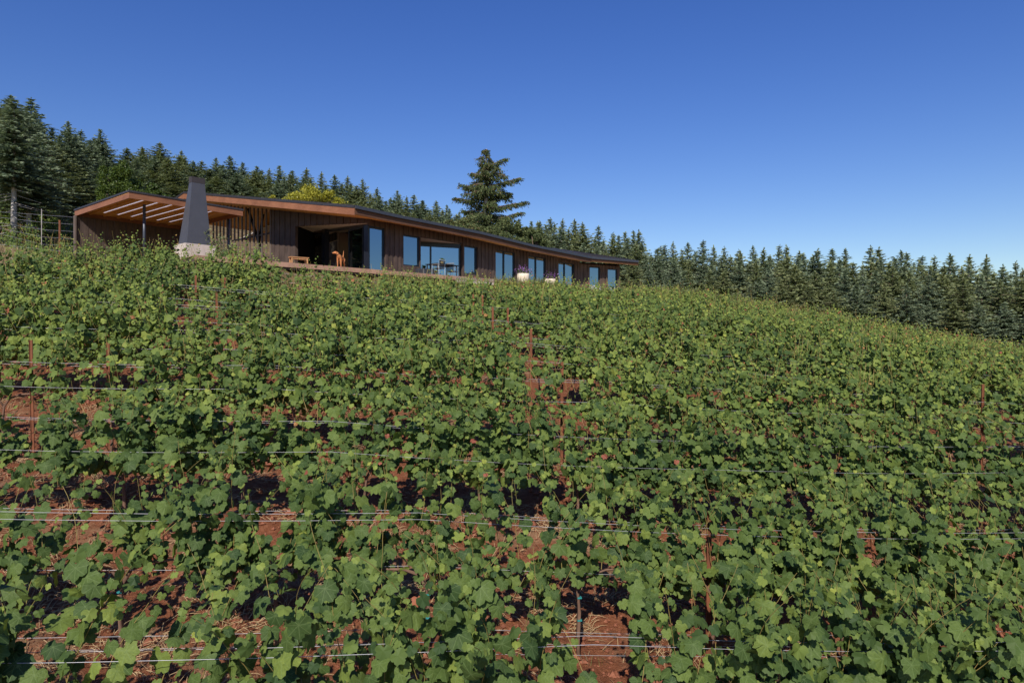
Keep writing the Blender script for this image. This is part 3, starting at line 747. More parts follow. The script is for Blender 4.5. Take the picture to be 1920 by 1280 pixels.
# local +x is forwards, +y its left
Vd = [(-.30, 0, .60), (-.10, 0, .575), (.12, 0, .56), (.27, 0, .60), (.36, -.03, .70), (.41, -.09, .79),   # 0-5 pelvis..head base
      (.44, -.17, .80), (.455, -.26, .775), (.46, -.31, .765),                                             # 6-8 skull, muzzle
      (-.36, 0, .64), (-.42, .0, .76), (-.44, .01, .90), (-.42, .02, 1.0),                                    # 9-12 tail
      (.25, .085, .50), (.245, .09, .33), (.245, .09, .16), (.25, .09, .03), (.295, .09, .018),
      (.25, -.085, .50), (.25, -.09, .33), (.25, -.09, .16), (.255, -.09, .03), (.30, -.09, .018),
      (-.27, .085, .48), (-.19, .10, .36), (-.34, .10, .22), (-.31, .10, .03), (-.26, .10, .018),
      (-.25, -.085, .48), (-.15, -.10, .36), (-.30, -.10, .22), (-.27, -.10, .03), (-.22, -.10, .018)]
Ed = [(0, 1), (1, 2), (2, 3), (3, 4), (4, 5), (5, 6), (6, 7), (7, 8), (0, 9), (9, 10), (10, 11), (11, 12),
      (3, 13), (13, 14), (14, 15), (15, 16), (16, 17), (3, 18), (18, 19), (19, 20), (20, 21), (21, 22),
      (0, 23), (23, 24), (24, 25), (25, 26), (26, 27), (0, 28), (28, 29), (29, 30), (30, 31), (31, 32)]
Rd = [.115, .11, .135, .125, .085, .075, .08, .045, .032, .035, .024, .018, .012, .065, .042, .028, .026, .026, .065, .042, .028, .026, .026,
      .085, .055, .030, .025, .026, .085, .055, .030, .025, .026]
o = link('body', skin_body('dog_body', Vd, Ed, Rd, 0, M['fur']), dog)
for s in (-1, 1):
    ear = MB(); e = Vector((.42, -.15, .86)); sd2 = Vector((.075*s+.0, .02*s, 0))
    p = e+sd2; ear.add([p, p+Vector((.02*s, .05, -.01)), p+Vector((.035*s, .03, -.12)), p+Vector((.03*s, -.03, -.10)), p+Vector((.005*s, .03, -.02)), p+Vector((.02*s, .02, -.12))], [(0, 1, 2, 3), (4, 5, 2, 1), (0, 3, 5, 4)])
    ear.build('ear', M['fur'], dog)
MB().ball((.458, -.322, .772), .019, .8).build('nose', M['nose'], dog, True)
for ex in (.505, .395): MB().ball((ex, -.22, .825), .010).build('eye', M['nose'], dog, True)
col = MB(); pts = []
for k in range(13):
    a = 2*math.pi*k/12; ax = Vector((.6, -.25, .75)).normalized(); u_ = ax.cross(Vector((0, 1, 0))).normalized(); v_ = ax.cross(u_)
    pts.append(Vector((.375, -.05, .735))+(u_*math.cos(a)+v_*math.sin(a))*.086)
col.tube(pts, .012, 6, cap=False).build('collar', M['black'], dog, True)
dog.scale = (.86, .86, .86)
# bench -----------------------------------------------------------
bp = PX(560, 490, 29.6); bench = empty('wooden_bench', (bp.x, bp.y, FL), math.radians(36)); tag(bench, 'low honey coloured wooden bench on the deck beside the dark opening', 'bench')
for k in range(3): MB().box((-.40, -.17+k*.115, .26), (.8, 0, 0), (0, .105, 0), (0, 0, .035)).build('slat', M['bench'], bench)
for x in (-.36, .31):
    for y in (-.15, .11): MB().box((x, y, 0), (.05, 0, 0), (0, .05, 0), (0, 0, .258)).build('leg', M['bench'], bench)
MB().box((-.31, -.135, .19), (.62, 0, 0), (0, .02, 0), (0, 0, .06)).box((-.31, .12, .19), (.71, 0, 0), (0, .02, 0), (0, 0, .06)).build('apron', M['bench'], bench)
# table, chairs, vase ---------------------------------------------
tp = PX(829, 517, 36.6); tb = empty('dining_table', (tp.x, tp.y, FL), math.atan2(A.y, A.x)); tag(tb, 'dark outdoor dining table with thin legs in front of the recessed window', 'table')
MB().cbox((0, 0, .735), .80, .45, .02).build('table_top', M['black'], tb)
for x in (-.72, .72):
    for y in (-.38, .38): MB().cbox((x, y, .357), .02, .02, .357).build('leg', M['steel'], tb)
vs_ = empty('flower_vase', Vector((tp.x, tp.y, FL+.755))); tag(vs_, 'round yellow vase with green leaves standing on the dark table', 'vase')
MB().ball((0, 0, .10), .10, 1.0, 12).build('pot', plain('yellow glazed pot', (.62, .48, .20), .4), vs_, True)
def chair(px, d, rz, label):
    p = PX(px, 517, d); c = empty('garden_chair', (p.x, p.y, FL), rz); tag(c, label, 'chair', 'chairs around the deck table')
    for x in (-.24, .24):
        MB().tube([(x, -.24, 0), (x, -.22, .62)], .012, 6).build('leg', M['silver'], c)
        MB().tube([(x, .24, 0), (x, .22, .62), (x, .25, .86)], .012, 6).build('leg', M['silver'], c)
        MB().cbox((x, 0, .63), .028, .24, .012).build('armrest', M['silver'], c)
    MB().cbox((0, 0, .43), .24, .23, .015).build('seat', M['steel'], c)
    for k in range(7): MB().box((-.21+k*.064, .225, .45), (.035, 0, 0), (0, .012, 0), (0, 0.02, .38)).build('back_slat', M['black'], c)
    MB().cbox((0, .245, .845), .24, .012, .02).build('top_rail', M['silver'], c)
chair(822, 35.4, math.atan2(A.y, A.x)+math.pi+.12, 'slatted back chair with pale legs facing away in front of the table')
chair(848, 37.0, math.atan2(A.y, A.x)-1.3+math.pi, 'pale framed chair at the right end of the table')
p = PX(797, 511, 35.9); ot = empty('ottoman', (p.x, p.y, FL), math.atan2(A.y, A.x)); tag(ot, 'low dark upholstered ottoman left of the dining table', 'ottoman')
bm_ = MB().cbox((0, 0, .25), .42, .34, .20); o = bm_.build('cushion', M['steel'], ot); o.modifiers.new('b', 'BEVEL').width = .05
MB().cbox((-.34, -.26, .025), .03, .03, .025).cbox((.34, -.26, .025), .03, .03, .025).cbox((.34, .26, .025), .03, .03, .025).cbox((-.34, .26, .025), .03, .03, .025).build('base', M['black'], ot)
# clump helper ----------------------------------------------------
def cards(n, fn, size, seed, up=.4, tone=(.0, 1.0), mat=None, name='foliage', elong=1.6):
    r = np.random.RandomState(seed); P = fn(r, n); n = len(P); s = size*r.uniform(.6, 1.3, n)
    nn = r.normal(0, 1, (n, 3)); nn[:, 2] += up; nn /= np.linalg.norm(nn, axis=1)[:, None]
    t = r.normal(0, 1, (n, 3)); t -= nn*(t*nn).sum(1)[:, None]; t /= np.linalg.norm(t, axis=1)[:, None]; b = np.cross(nn, t)
    T = t*s[:, None]*elong/2; B = b*s[:, None]/2
    V = np.stack([P-T, P-B*.8+nn*s[:, None]*.12, P+T, P+B*.8+nn*s[:, None]*.12], 1); F = np.arange(n*4).reshape(n, 4)
    tn = np.repeat(r.uniform(tone[0], tone[1], n), 4)
    return np_mesh(name, V.reshape(-1, 3), F, [mat], attrs={'tone': tn})
vl = link('leaves', cards(60, lambda r, n: np.stack([r.normal(0, .07, n), r.normal(0, .07, n), r.uniform(.18, .34, n)], 1), .07, 5, mat=M['leaf_lime']), vs_)
# planters --------------------------------------------------------
def planter(px, py, d, rw, h, label, seed):
    p = PX(px, py, d); o = empty('flower_planter', (p.x, p.y, FL)); tag(o, label, 'planter', 'pale planters with purple flowers')
    mb = MB(); prof = [(rw*.82, 0), (rw*.95, h*.25), (rw, h*.7), (rw*.98, h), (rw*.86, h), (rw*.84, h*.86), (0.01, h*.86)]
    n = 20
    for (r_, z_) in prof:
        for k in range(n): a = 2*math.pi*k/n; mb.v.append((r_*math.cos(a), r_*math.sin(a), z_))
    for i in range(len(prof)-1):
        for k in range(n): a = i*n+k; c = i*n+(k+1) % n; mb.f.append((a, c, c+n, a+n)); mb.m.append(0)
    mb.build('pot', M['planter'], o, True)
    f = lambda r, n: np.stack([r.normal(0, rw*.45, n), r.normal(0, rw*.45, n), h+np.abs(r.normal(0, .13, n))], 1)
    e = link('leaves', cards(260, f, .08, seed, mat=M['leaf_lime'], tone=(0, .6)), o)
    f2 = lambda r, n: np.stack([r.normal(0, rw*.52, n), r.normal(0, rw*.52, n), h+.03+np.abs(r.normal(0, .17, n))], 1)
    e = link('flowers', cards(330, f2, .065, seed+1, mat=M['petal'], elong=1.0), o); e['kind'] = 'stuff'
planter(981, 533, 40.0, .36, .62, 'pale stone planter full of purple flowers, between the first two glass doors', 21)
planter(1031.5, 541, 43.0, .35, .58, 'pale round planter with drooping purple flowers before the third glass door', 31)
def stool(px, d, label):
    p = PX(px, 545, d); c = empty('patio_stool', (p.x, p.y, FL), .6); tag(c, label, 'stool', 'low white stools at the far wing')
    MB().cbox((0, 0, .33), .20, .17, .018).build('seat', M['white'], c)
    for x in (-.17, .15):
        for y in (-.14, .12): MB().box((x, y, 0), (.03, 0, 0), (0, .03, 0), (0, 0, .312)).build('leg', M['white'], c)
stool(1111, 45.3, 'low white stool in front of the wing window nearest the glass doors'); stool(1119, 45.8, 'low white stool beside the first one, nearer the house end')
stool(1150, 47.4, 'low white stool under the last window of the wing')
# shrub by the chimney and under screen
def shrub(name, c, r, h, n, size, mat, label, cat, seed, tone=(0, 1)):
    o = empty(name, (c[0], c[1], c[2])); tag(o, label, cat)
    cl = np.random.RandomState(seed+5).normal(0, 1, (14, 3))*np.array([r*.45, r*.45, h*.25])+np.array([0, 0, h*.55])
    f = lambda q, n: cl[q.randint(0, 14, n)]+q.normal(0, 1, (n, 3))*np.array([r*.22, r*.22, h*.16])
    link('foliage', cards(n, f, size, seed, mat=mat, tone=tone), o)
    mb = MB(); q = random.Random(seed)
    for k in range(5): mb.tube([(0, 0, -.05), (q.uniform(-r, r)*.4, q.uniform(-r, r)*.4, h*.6)], [.03, .012], 5)
    mb.build('stem', M['bark'], o); return o
p = PX(410, 470, 29.6); shrub('round_shrub', (p.x, p.y, FL), .45, 1.0, 500, .09, M['needle_olive'], 'dark round shrub right of the chimney block', 'shrub', 3)
# fence -----------------------------------------------------------
fe_ = empty('deer_fence', (-24.0, 34.0, gz(-24, 34))); tag(fe_, 'wire mesh deer fence on thin posts along the forest on the left', 'fence')
fo = Vector(fe_.location)
fpts = []
for (px, py, d) in ((-40, 437, 34), (78, 444, 35.2), (160, 446, 36.2)):
    p = PX(px, py, d); fpts.append(p)
def fz(p, h): return Vector((p.x, p.y, PX(0, 0, 1).z*0+0))
tops = [PX(-40, 388, 34), PX(78, 392, 35.2), PX(160, 398, 36.2)]
bots = [Vector((t.x, t.y, gz(t.x, t.y)-.1)) for t in tops]
for t, b_ in zip(tops, bots): MB().tube([b_-fo, t-fo], .02, 6).build('post', M['palebark'], fe_)
t = PX(112, 413, 33.5); MB().tube([Vector((t.x, t.y, gz(t.x, t.y)-.1))-fo, t-fo], .05, 6).build('post', M['rust'], fe_)
for k in range(5):
    w_ = MB(); 
    for i in range(2):
        w_.tube([tops[i].lerp(bots[i], .08+.1*k)-fo, tops[i+1].lerp(bots[i+1], .08+.1*k)-fo], .006, 4)
    w_.build('wire', M['wire'], fe_)
ms = MB()
for i in range(2):
    for k in range(9): ms.tube([tops[i].lerp(bots[i], .55+.05*k)-fo, tops[i+1].lerp(bots[i+1], .55+.05*k)-fo], .005, 3, cap=False)
    nn_ = 24
    for k in range(nn_):
        t0 = k/nn_; a_ = tops[i].lerp(tops[i+1], t0); b_ = bots[i].lerp(bots[i+1], t0); ms.tube([a_.lerp(b_, .5)-fo, a_.lerp(b_, .98)-fo], .004, 3, cap=False)
o = ms.build('wire_mesh', M['steel'], fe_); o['kind'] = 'stuff'
# ================================================================ vineyard
RDIR = Vector((1, .17, 0)).normalized(); RANG = math.atan2(.17, 1)
RD = [5.0, 7.2]+[9.75+2.6*i for i in range(19)]
sunh = Vector((SUN.x, SUN.y, 0)).normalized()
OUT_T = [0, 9, 17, 27, 37, 46, 56, 68, 80, 90, 100, 113, 128, 144, 158, 170]
OUT_R = [1.05, .93, .88, .74, .85, .97, .90, .82, .73, .80, .88, .83, .78, .70, .58, .34]
def leaf_proto(seed, fine=True):
    r = random.Random(seed); T = []; R = []
    pairs = list(zip(OUT_T, OUT_R)) if fine else [(0, 1), (27, .77), (46, .96), (80, .75), (105, .88), (145, .68), (170, .32)]
    dp = r.uniform(-.10, .10)
    for s in (1, -1):
        seq = pairs if s == 1 else pairs[1:]
        if s == -1: seq = seq[::-1]
        for i, (t, q) in enumerate(seq):
            q2 = q+(dp if q < .72 and t < 100 else 0)+r.uniform(-.03, .03)
            if fine: q2 *= 1+(.035 if i % 2 else -.03)
            T.append(math.radians(t)*s); R.append(q2)
    n = len(T); V = [(0, 0, 0)]; fold = r.uniform(.05, .65); cup = r.uniform(-.15, .4); ph = r.uniform(0, 6)
    bend = r.uniform(-.05, .3)
    for t, q in zip(T, R):
        x = math.sin(t)*q; y = math.cos(t)*q+.0
        V.append((x, y, -fold*abs(x)*.6-cup*q*q*.5-bend*y*y*.4+.07*math.sin(4*t+ph)*q))
    V = np.array(V)*.60
    F = np.array([(0, i+1, (i+1) % n+1) for i in range(n) if i != len(pairs)-1+0 or True]); F = F[:, [0, 2, 1]]
    if fine:      # leaf stalk
        k = len(V); V = np.vstack([V, [(-.012, .01, -.004), (.012, .01, -.004), (r.uniform(-.06, .06), -.42, -.16)]]); F = np.vstack([F, [(k, k+1, k+2)]])
    return V, F
NEAR_PROTO = []
for s in range(8):
    V, F = leaf_proto(s+11, True); me = np_mesh('leaf', V, F, [M['leaf']], smooth=True)
    uv = me.uv_layers.new(name='UVMap'); li = np.empty(len(me.loops), dtype=np.int32); me.loops.foreach_get('vertex_index', li)
    uv.data.foreach_set('uv', V[li][:, :2].astype(np.float32).ravel()); NEAR_PROTO.append(me)
FAR_PROTO = [leaf_proto(s+61, False) for s in range(6)]; FINE_PROTO = [leaf_proto(s+91, True) for s in range(6)]
def gen_vine(seed, dens=1.0, half=.8, tall=1.0, flop=.38, sizes=(.5, .62, .75, .9, 1.0, 1.12, 1.25), tsh=0.0):
    """local frame: x along the row, -y faces the camera side / sun"""
    r = random.Random(seed); leaves = []; shoots = []
    ns = max(2, int(round(15*dens)))
    for i in range(ns):
        x = -half+2*half*(i+r.random())/ns; side = -1 if r.random() < .6 else 1
        p = Vector((x, r.uniform(-.04, .04), r.uniform(.78, .98)))
        kind = r.random()
        if kind < 1-flop: d = Vector((r.uniform(-.25, .25), side*r.uniform(.0, .35), 1)); grav = r.uniform(.0, .05); N_ = r.randint(9, 15)
        elif kind < 1-flop*.28: d = Vector((r.uniform(-.5, .5), side*r.uniform(.5, 1.2), .8)); grav = r.uniform(.08, .17); N_ = r.randint(12, 19)
        else: d = Vector((r.uniform(-.6, .6), side*r.uniform(.5, 1.0), .1)); grav = r.uniform(.06, .12); N_ = r.randint(5, 9)
        N_ = int(N_*tall); d.normalize(); pts = [p.copy()]
        for k in range(N_):
            d += Vector((r.uniform(-.12, .12), r.uniform(-.12, .12), r.uniform(-.08, .06)-grav)); d.normalize(); p = p+d*.088
            if p.z < .12: break
            pts.append(p.copy())
        shoots.append(pts)
        for k, q in enumerate(pts):
            frac = k/max(1, N_)
            for rep in range((3 if r.random() < .35 else 2) if (r.random() < .7 and frac < .85) else 1):
                az = r.uniform(0, 2*math.pi); L = r.uniform(.05, .14)*(1.2-.6*frac)
                pet = Vector((math.cos(az)*.9, math.sin(az)*.7-.35, r.uniform(-.3, .6)))*L
                if rep: pet *= 1.5
                nrm = (Vector((0, -1, 0))*.55+Vector((0, 0, 1))*.55+Vector((pet.x, pet.y, 0)).normalized()*.45+Vector((r.gauss(0, .55), r.gauss(0, .5), r.gauss(0, .45)))).normalized()
                tipd = (Vector((pet.x*2, pet.y*2-.2*.5, -.9))+Vector((r.gauss(0, .35), r.gauss(0, .25), r.gauss(0, .25))))
                tipd = (tipd-nrm*tipd.dot(nrm)).normalized()
                size = .152*r.choice(sizes) if frac < .7 else .12*(1.15-frac)*r.uniform(.8, 1.5)+.025
                if rep: size *= .8
                tone = min(.9, max(0, r.gauss(.33, .18)+tsh+(.35*(frac-.72)/.28 if frac > .72 else 0)))
                if r.random() < .0035: tone = r.uniform(.955, 1); size *= .7
                leaves.append((q+pet, nrm, tipd, size, tone, q))
    return leaves, shoots
def join_leaves(leaves, seed, protos=None):
    protos = protos or FAR_PROTO; r = random.Random(seed); Vs = []; Fs = []; T = []; b = 0
    P = np.array([tuple(l[0]) for l in leaves]); Nn = np.array([tuple(l[1]) for l in leaves]); Yd = np.array([tuple(l[2]) for l in leaves]); S = np.array([l[3] for l in leaves]); tn = np.array([l[4] for l in leaves])
    X = np.cross(Yd, Nn); pr = np.array([r.randrange(len(FAR_PROTO)) for _ in leaves])
    for k, (V0, F0) in enumerate(protos):
        ii = np.where(pr == k)[0]
        if not len(ii): continue
        V = P[ii][:, None]+S[ii][:, None, None]*(V0[None, :, 0:1]*X[ii][:, None]+V0[None, :, 1:2]*Yd[ii][:, None]+V0[None, :, 2:3]*Nn[ii][:, None])
        Vs.append(V.reshape(-1, 3)); Fs.append((F0[None]+(np.arange(len(ii))*len(V0))[:, None, None]+b).reshape(-1, 3)); T.append(np.repeat(tn[ii], len(V0))); b += len(ii)*len(V0)
    return np_mesh('foliage', np.concatenate(Vs), np.concatenate(Fs), [M['leafj']], attrs={'tone': np.concatenate(T)})
def trunk_mb(seed):
    r = random.Random(seed); mb = MB(); s = r.choice((-1, 1)); ox = 0.0
    pts = [(ox, 0, -.12), (ox+r.uniform(-.02, .02), .01, .2), (ox+r.uniform(-.008, .008), 0, .5), (ox+.02*s, 0, .74), (ox+.10*s, 0, .87), (ox+.25*s, 0, .93), (ox+.5*s, .01, .945), (ox+.74*s, 0, .94)]
    mb.tube(pts, [.034, .024, .021, .020, .019, .016, .012, .008], 7)
    mb.tube([(ox+.02*s, 0, .74), (ox-.08*s, 0, .88), (ox-.3*s, 0, .94), (ox-.7*s, 0, .94)], [.016, .014, .011, .007], 6)
    return mb
def shoot_me(pts, L=None):
    mb = MB(); n = len(pts); mb.tube(pts, [max(.0022, .0048*(1-.75*i/n)) for i in range(n)], 4, cap=False); return mb
TR = [trunk_mb(k).mesh('trunk', M['vinebark'], True) for k in range(5)]
def shoots_mesh(shoots):
    mb = MB()
    for p in shoots: mb.tube(p[::2] if len(p) > 4 else p, .004, 3, cap=False)
    return mb.mesh('shoots', M['shoot'])
VAR = {}
for lv, dens, tall in (('dense', 2.2, 1.1), ('mid', 1.4, 1.0), ('thin', .6, .9)):
    VAR[lv] = []
    for k in range({'dense': 7, 'mid': 4, 'thin': 3}[lv]):
        lf, sh = gen_vine(100+k*7+int(dens*100), dens*1.15, .84, tall, .38, (.42, .52, .64, .8, .95, 1.1, 1.25), .03)
        VAR[lv].append((join_leaves(lf, k), shoots_mesh(sh)))
def far_variant(k):   # bushier, used beyond the fifth row
    lf, sh = gen_vine(500+k, 2.9, .88, 1.12, .45, (.38, .46, .55, .65, .8, 1.0, 1.2), .05); return join_leaves(lf, k), shoots_mesh(sh)
VAR['far'] = [far_variant(k) for k in range(5)]
def pxof(x, y): return 960+1280*x/y
def row_range(k):
    d = RD[k]; return d
GAPS = [(0, 170, 400, .15), (0, 790, 1180, .24), (1, 190, 420, .42), (1, 700, 860, .55), (1, 960, 1100, .5), (2, -60, 90, .55), (2, 330, 430, .55), (2, 600, 700, .6), (3, -60, 130, .5), (3, 600, 700, .55)]
def dens_at(k, px):
    base = 2.1 if px > 1150 else (1.75 if px > 900 else (1.35 if k < 2 else 1.9))
    if k >= 4: base = max(base, 1.85)
    if k == 0: base *= 1.25
    for (kk, a, b, f) in GAPS:
        if kk == k and a < px < b: base *= f
    return base
WALL_X = lambda x, y: True
vines = []
rv = random.Random(42)
for k, d0 in enumerate(RD):
    sp = 1.5; x = -40.0+rv.uniform(0, 1)
    while x < 62:
        x += sp*rv.uniform(.94, 1.06); y = d0+.17*x
        if y < 2.5: continue
        px = pxof(x, y)
        if px < -60*12/max(y, 6)-40 or px > 1920+100: continue
        pdv = float(pad_dist(np.array([x]), np.array([y]))[0])
        if pdv < 1.55: continue
        if x < 5 and y > 30: continue
        if x < -5 and y > 24+(-x-5)*.0: continue
        if x < -15.0-(y-20)*.25 and y > 19: continue
        if y > 26.0+max(0, x+3)*1.6: continue
        if y > 60: continue
        z = gz(x, y)
        vines.append((k, x, y, z, px))
# hidden beyond the crest: project the top of each vine against the running horizon of vine tops
hor = {}
vis = []
for v in sorted(vines, key=lambda v: v[2]):
    k, x, y, z, px = v; ty = 640-1280*(z+1.95)/y; b = int(px//24)
    h0 = min([hor.get(b+i, 9999) for i in (0,)]); wpx = int(1280*.8/y/24)+0
    if ty < h0+2: vis.append(v)
    for i in range(-wpx, wpx+1): hor[b+i] = min(hor.get(b+i, 9999), 640-1280*(z+1.55)/y)
vines = vis
vines.sort(key=lambda v: math.hypot(v[1], v[2]))
_T = ['', '', 'twenty', 'thirty', 'forty', 'fifty', 'sixty', 'seventy', 'eighty', 'ninety']
_U1 = ['', 'first', 'second', 'third', 'fourth', 'fifth', 'sixth', 'seventh', 'eighth', 'ninth', 'tenth', 'eleventh', 'twelfth', 'thirteenth', 'fourteenth', 'fifteenth', 'sixteenth', 'seventeenth', 'eighteenth', 'nineteenth']
ORD = [(_U1[n] if n < 20 else (_T[n//10][:-1]+'ieth' if n % 10 == 0 else _T[n//10]+'-'+_U1[n % 10])) for n in range(1, 100)]
rowidx = {}
for v in vines: rowidx.setdefault(v[0], []).append(v[1])
for k in rowidx: rowidx[k].sort()
near_leaf = 0; MAXV = 296
POSTS = [(62, 655), (205, 662), (367, 540), (407, 588), (423, 553), (952, 612), (995, 645), (1053, 703), (925, 588), (889, 568), (905, 566), (1327, 960), (1840, 770), (1644, 700), (1420, 585), (1635, 625), (1332, 613)]
def row_pt(k, px):
    r = (px-960)/1280; y = RD[k]/(1-.17*r); return r*y, y
post_xy = []
for (px, py) in POSTS:
    best = None
    for k in range(len(RD)):
        x, y = row_pt(k, px); ty = 640-1280*(gz(x, y)+1.52)/y; e = abs(ty-py)
        if best is None or e < best[0]: best = (e, k, x, y)
    post_xy.append((best[1], best[2], best[3]))
stuff_far = []
for vi, (k, x, y, z, px) in enumerate(vines):
    order = rowidx[k].index(x)
    dn = dens_at(k, px)
    lvl = ('far' if dn > 1.8 and k > 2 else 'dense') if dn > 1.3 else ('mid' if dn > .65 else 'thin')
    if k >= 5: lvl = 'far'
    if vi >= MAXV: stuff_far.append((x, y, z, lvl)); continue
    v = empty('grapevine', (x, y, z-.02), RANG); v['group'] = 'grapevines in the hillside vineyard rows'; v['category'] = 'grapevine'
    look = {'dense': 'bushy', 'mid': 'loose', 'thin': 'sparse', 'far': 'full'}[lvl]
    if dn < .12: look = 'nearly bare'
    v['label'] = f"{look} grapevine, {ORD[order]} from the left edge in the {ORD[k]} row above the camera"
    if k <= 2:
        lf, sh = gen_vine(1000+vi, dn*1.3, .84, 1.3 if k == 0 else 1.1 if px > 500 else .95, .45 if px > 1100 else .35, tsh=-.06)
        rr = random.Random(vi); rr.shuffle(lf)
        keep = []
        for (p, nrm, td, s, tone, q) in lf:
            wp = Vector((x, y, z))+Matrix.Rotation(RANG, 3, 'Z')@p; bad = False
            for (pk, qx, qy) in post_xy:
                if abs(pxof(wp.x, wp.y)-pxof(qx, qy)) < (14 if wp.y > qy-1.6 else 11) and wp.y < qy+.1 and wp.y > qy-6 and rr.random() < .8: bad = True
            if not bad: keep.append((p, nrm, td, s, tone))
        keep.sort(key=lambda l: -l[3]); rest = keep[300:]; keep = keep[:300]
        if len(rest) > 3: o = link('foliage', join_leaves(rest, vi, FINE_PROTO), v); o['kind'] = 'stuff'
        for (p, nrm, td, s, tone) in keep:
            o = bpy.data.objects.new('leaf', rr.choice(NEAR_PROTO)); COL.objects.link(o); o.parent = v
            X = td.cross(nrm); m3 = Matrix((X, td, nrm)).transposed(); o.rotation_mode = 'QUATERNION'
            o.rotation_quaternion = m3.to_quaternion(); o.location = p; o.scale = (s, s, s); o.color = (tone, 0, 0, 1); near_leaf += 1
        for pts in sh:
            shoot_me(pts).build('shoot', M['shoot'], v, True)
        # a few hanging clusters of green grapes
        for c in range(rr.choice((0, 1, 2)) if lvl != 'thin' else 1):
            gm = MB(); cx = rr.uniform(-.6, .6); cy = rr.uniform(-.14, -.04); cz = rr.uniform(.70, .86)
            for q in range(24):
                h = rr.random(); gm.ball((cx+rr.gauss(0, .016*(1.1-h*.7)), cy+rr.gauss(0, .016*(1.1-h*.7)), cz-h*.12), rr.uniform(.006, .0085), 1, 6)
            gm.build('grape_cluster', M['grape'], v, True)
    else:
        if k < 9 and any(pk == k and abs(qx-x) < .85 for pk, qx, qy in post_xy): lvl = 'thin'
        if k < 8 and any(pk == k+1 and abs(pxof(qx, qy)-px) < 900/y for pk, qx, qy in post_xy): lvl = 'thin' if lvl != 'far' else 'mid'
        lf, sh = rv.choice(VAR[lvl])
        o = link('foliage', lf, v); o['kind'] = 'stuff'; link('shoots', sh, v)['kind'] = 'stuff'
        sc_ = rv.uniform(.74, .84) if (y > 19 and px < 150) else rv.uniform(1.02, 1.16) if (y > 20 and 415 < px < 560) else rv.uniform(.90, 1.06) if (x < 0 and y > 18) else (rv.uniform(.88, 1.06) if y > 22 else rv.uniform(.95, 1.15)); o.scale = (rv.choice((-1, 1)), 1, sc_)
    t = link('trunk', rv.choice(TR), v)
    if k <= 1:
        tt = MB().cbox((0, 0, .66), .0225, .0225, .008).build('plant_tie', M['tie'], v); MB().cbox((0, 0, .42), .024, .024, .008).build('plant_tie', M['tie'], v)
print('vines', len(vines), 'near leaves', near_leaf, 'stuff vines', len(stuff_far))
if stuff_far:
    Vs = []; Fs = []; Ts = []; b = 0
    for (x, y, z, lvl) in stuff_far:
        me = rv.choice(VAR['far'])[0]; n = len(me.vertices); co = np.empty(n*3, np.float32); me.vertices.foreach_get('co', co); co = co.reshape(-1, 3)
        tn = np.empty(n, np.float32); me.attributes['tone'].data.foreach_get('value', tn); fi = np.empty(len(me.polygons)*3, np.int32); me.loops.foreach_get('vertex_index', fi)
        c, s = math.cos(RANG), math.sin(RANG); Vs.append(np.stack([co[:, 0]*c-co[:, 1]*s+x, co[:, 0]*s+co[:, 1]*c+y, co[:, 2]*rv.uniform(.95, 1.1)+z], 1)); Fs.append(fi.reshape(-1, 3)+b); Ts.append(tn); b += n
    tag(link('distant_vines', np_mesh('distant_vines', np.concatenate(Vs), np.concatenate(Fs), [M['leafj']], attrs={'tone': np.concatenate(Ts)})), 'far vine rows merging into a green mass at the crest', kind='stuff')
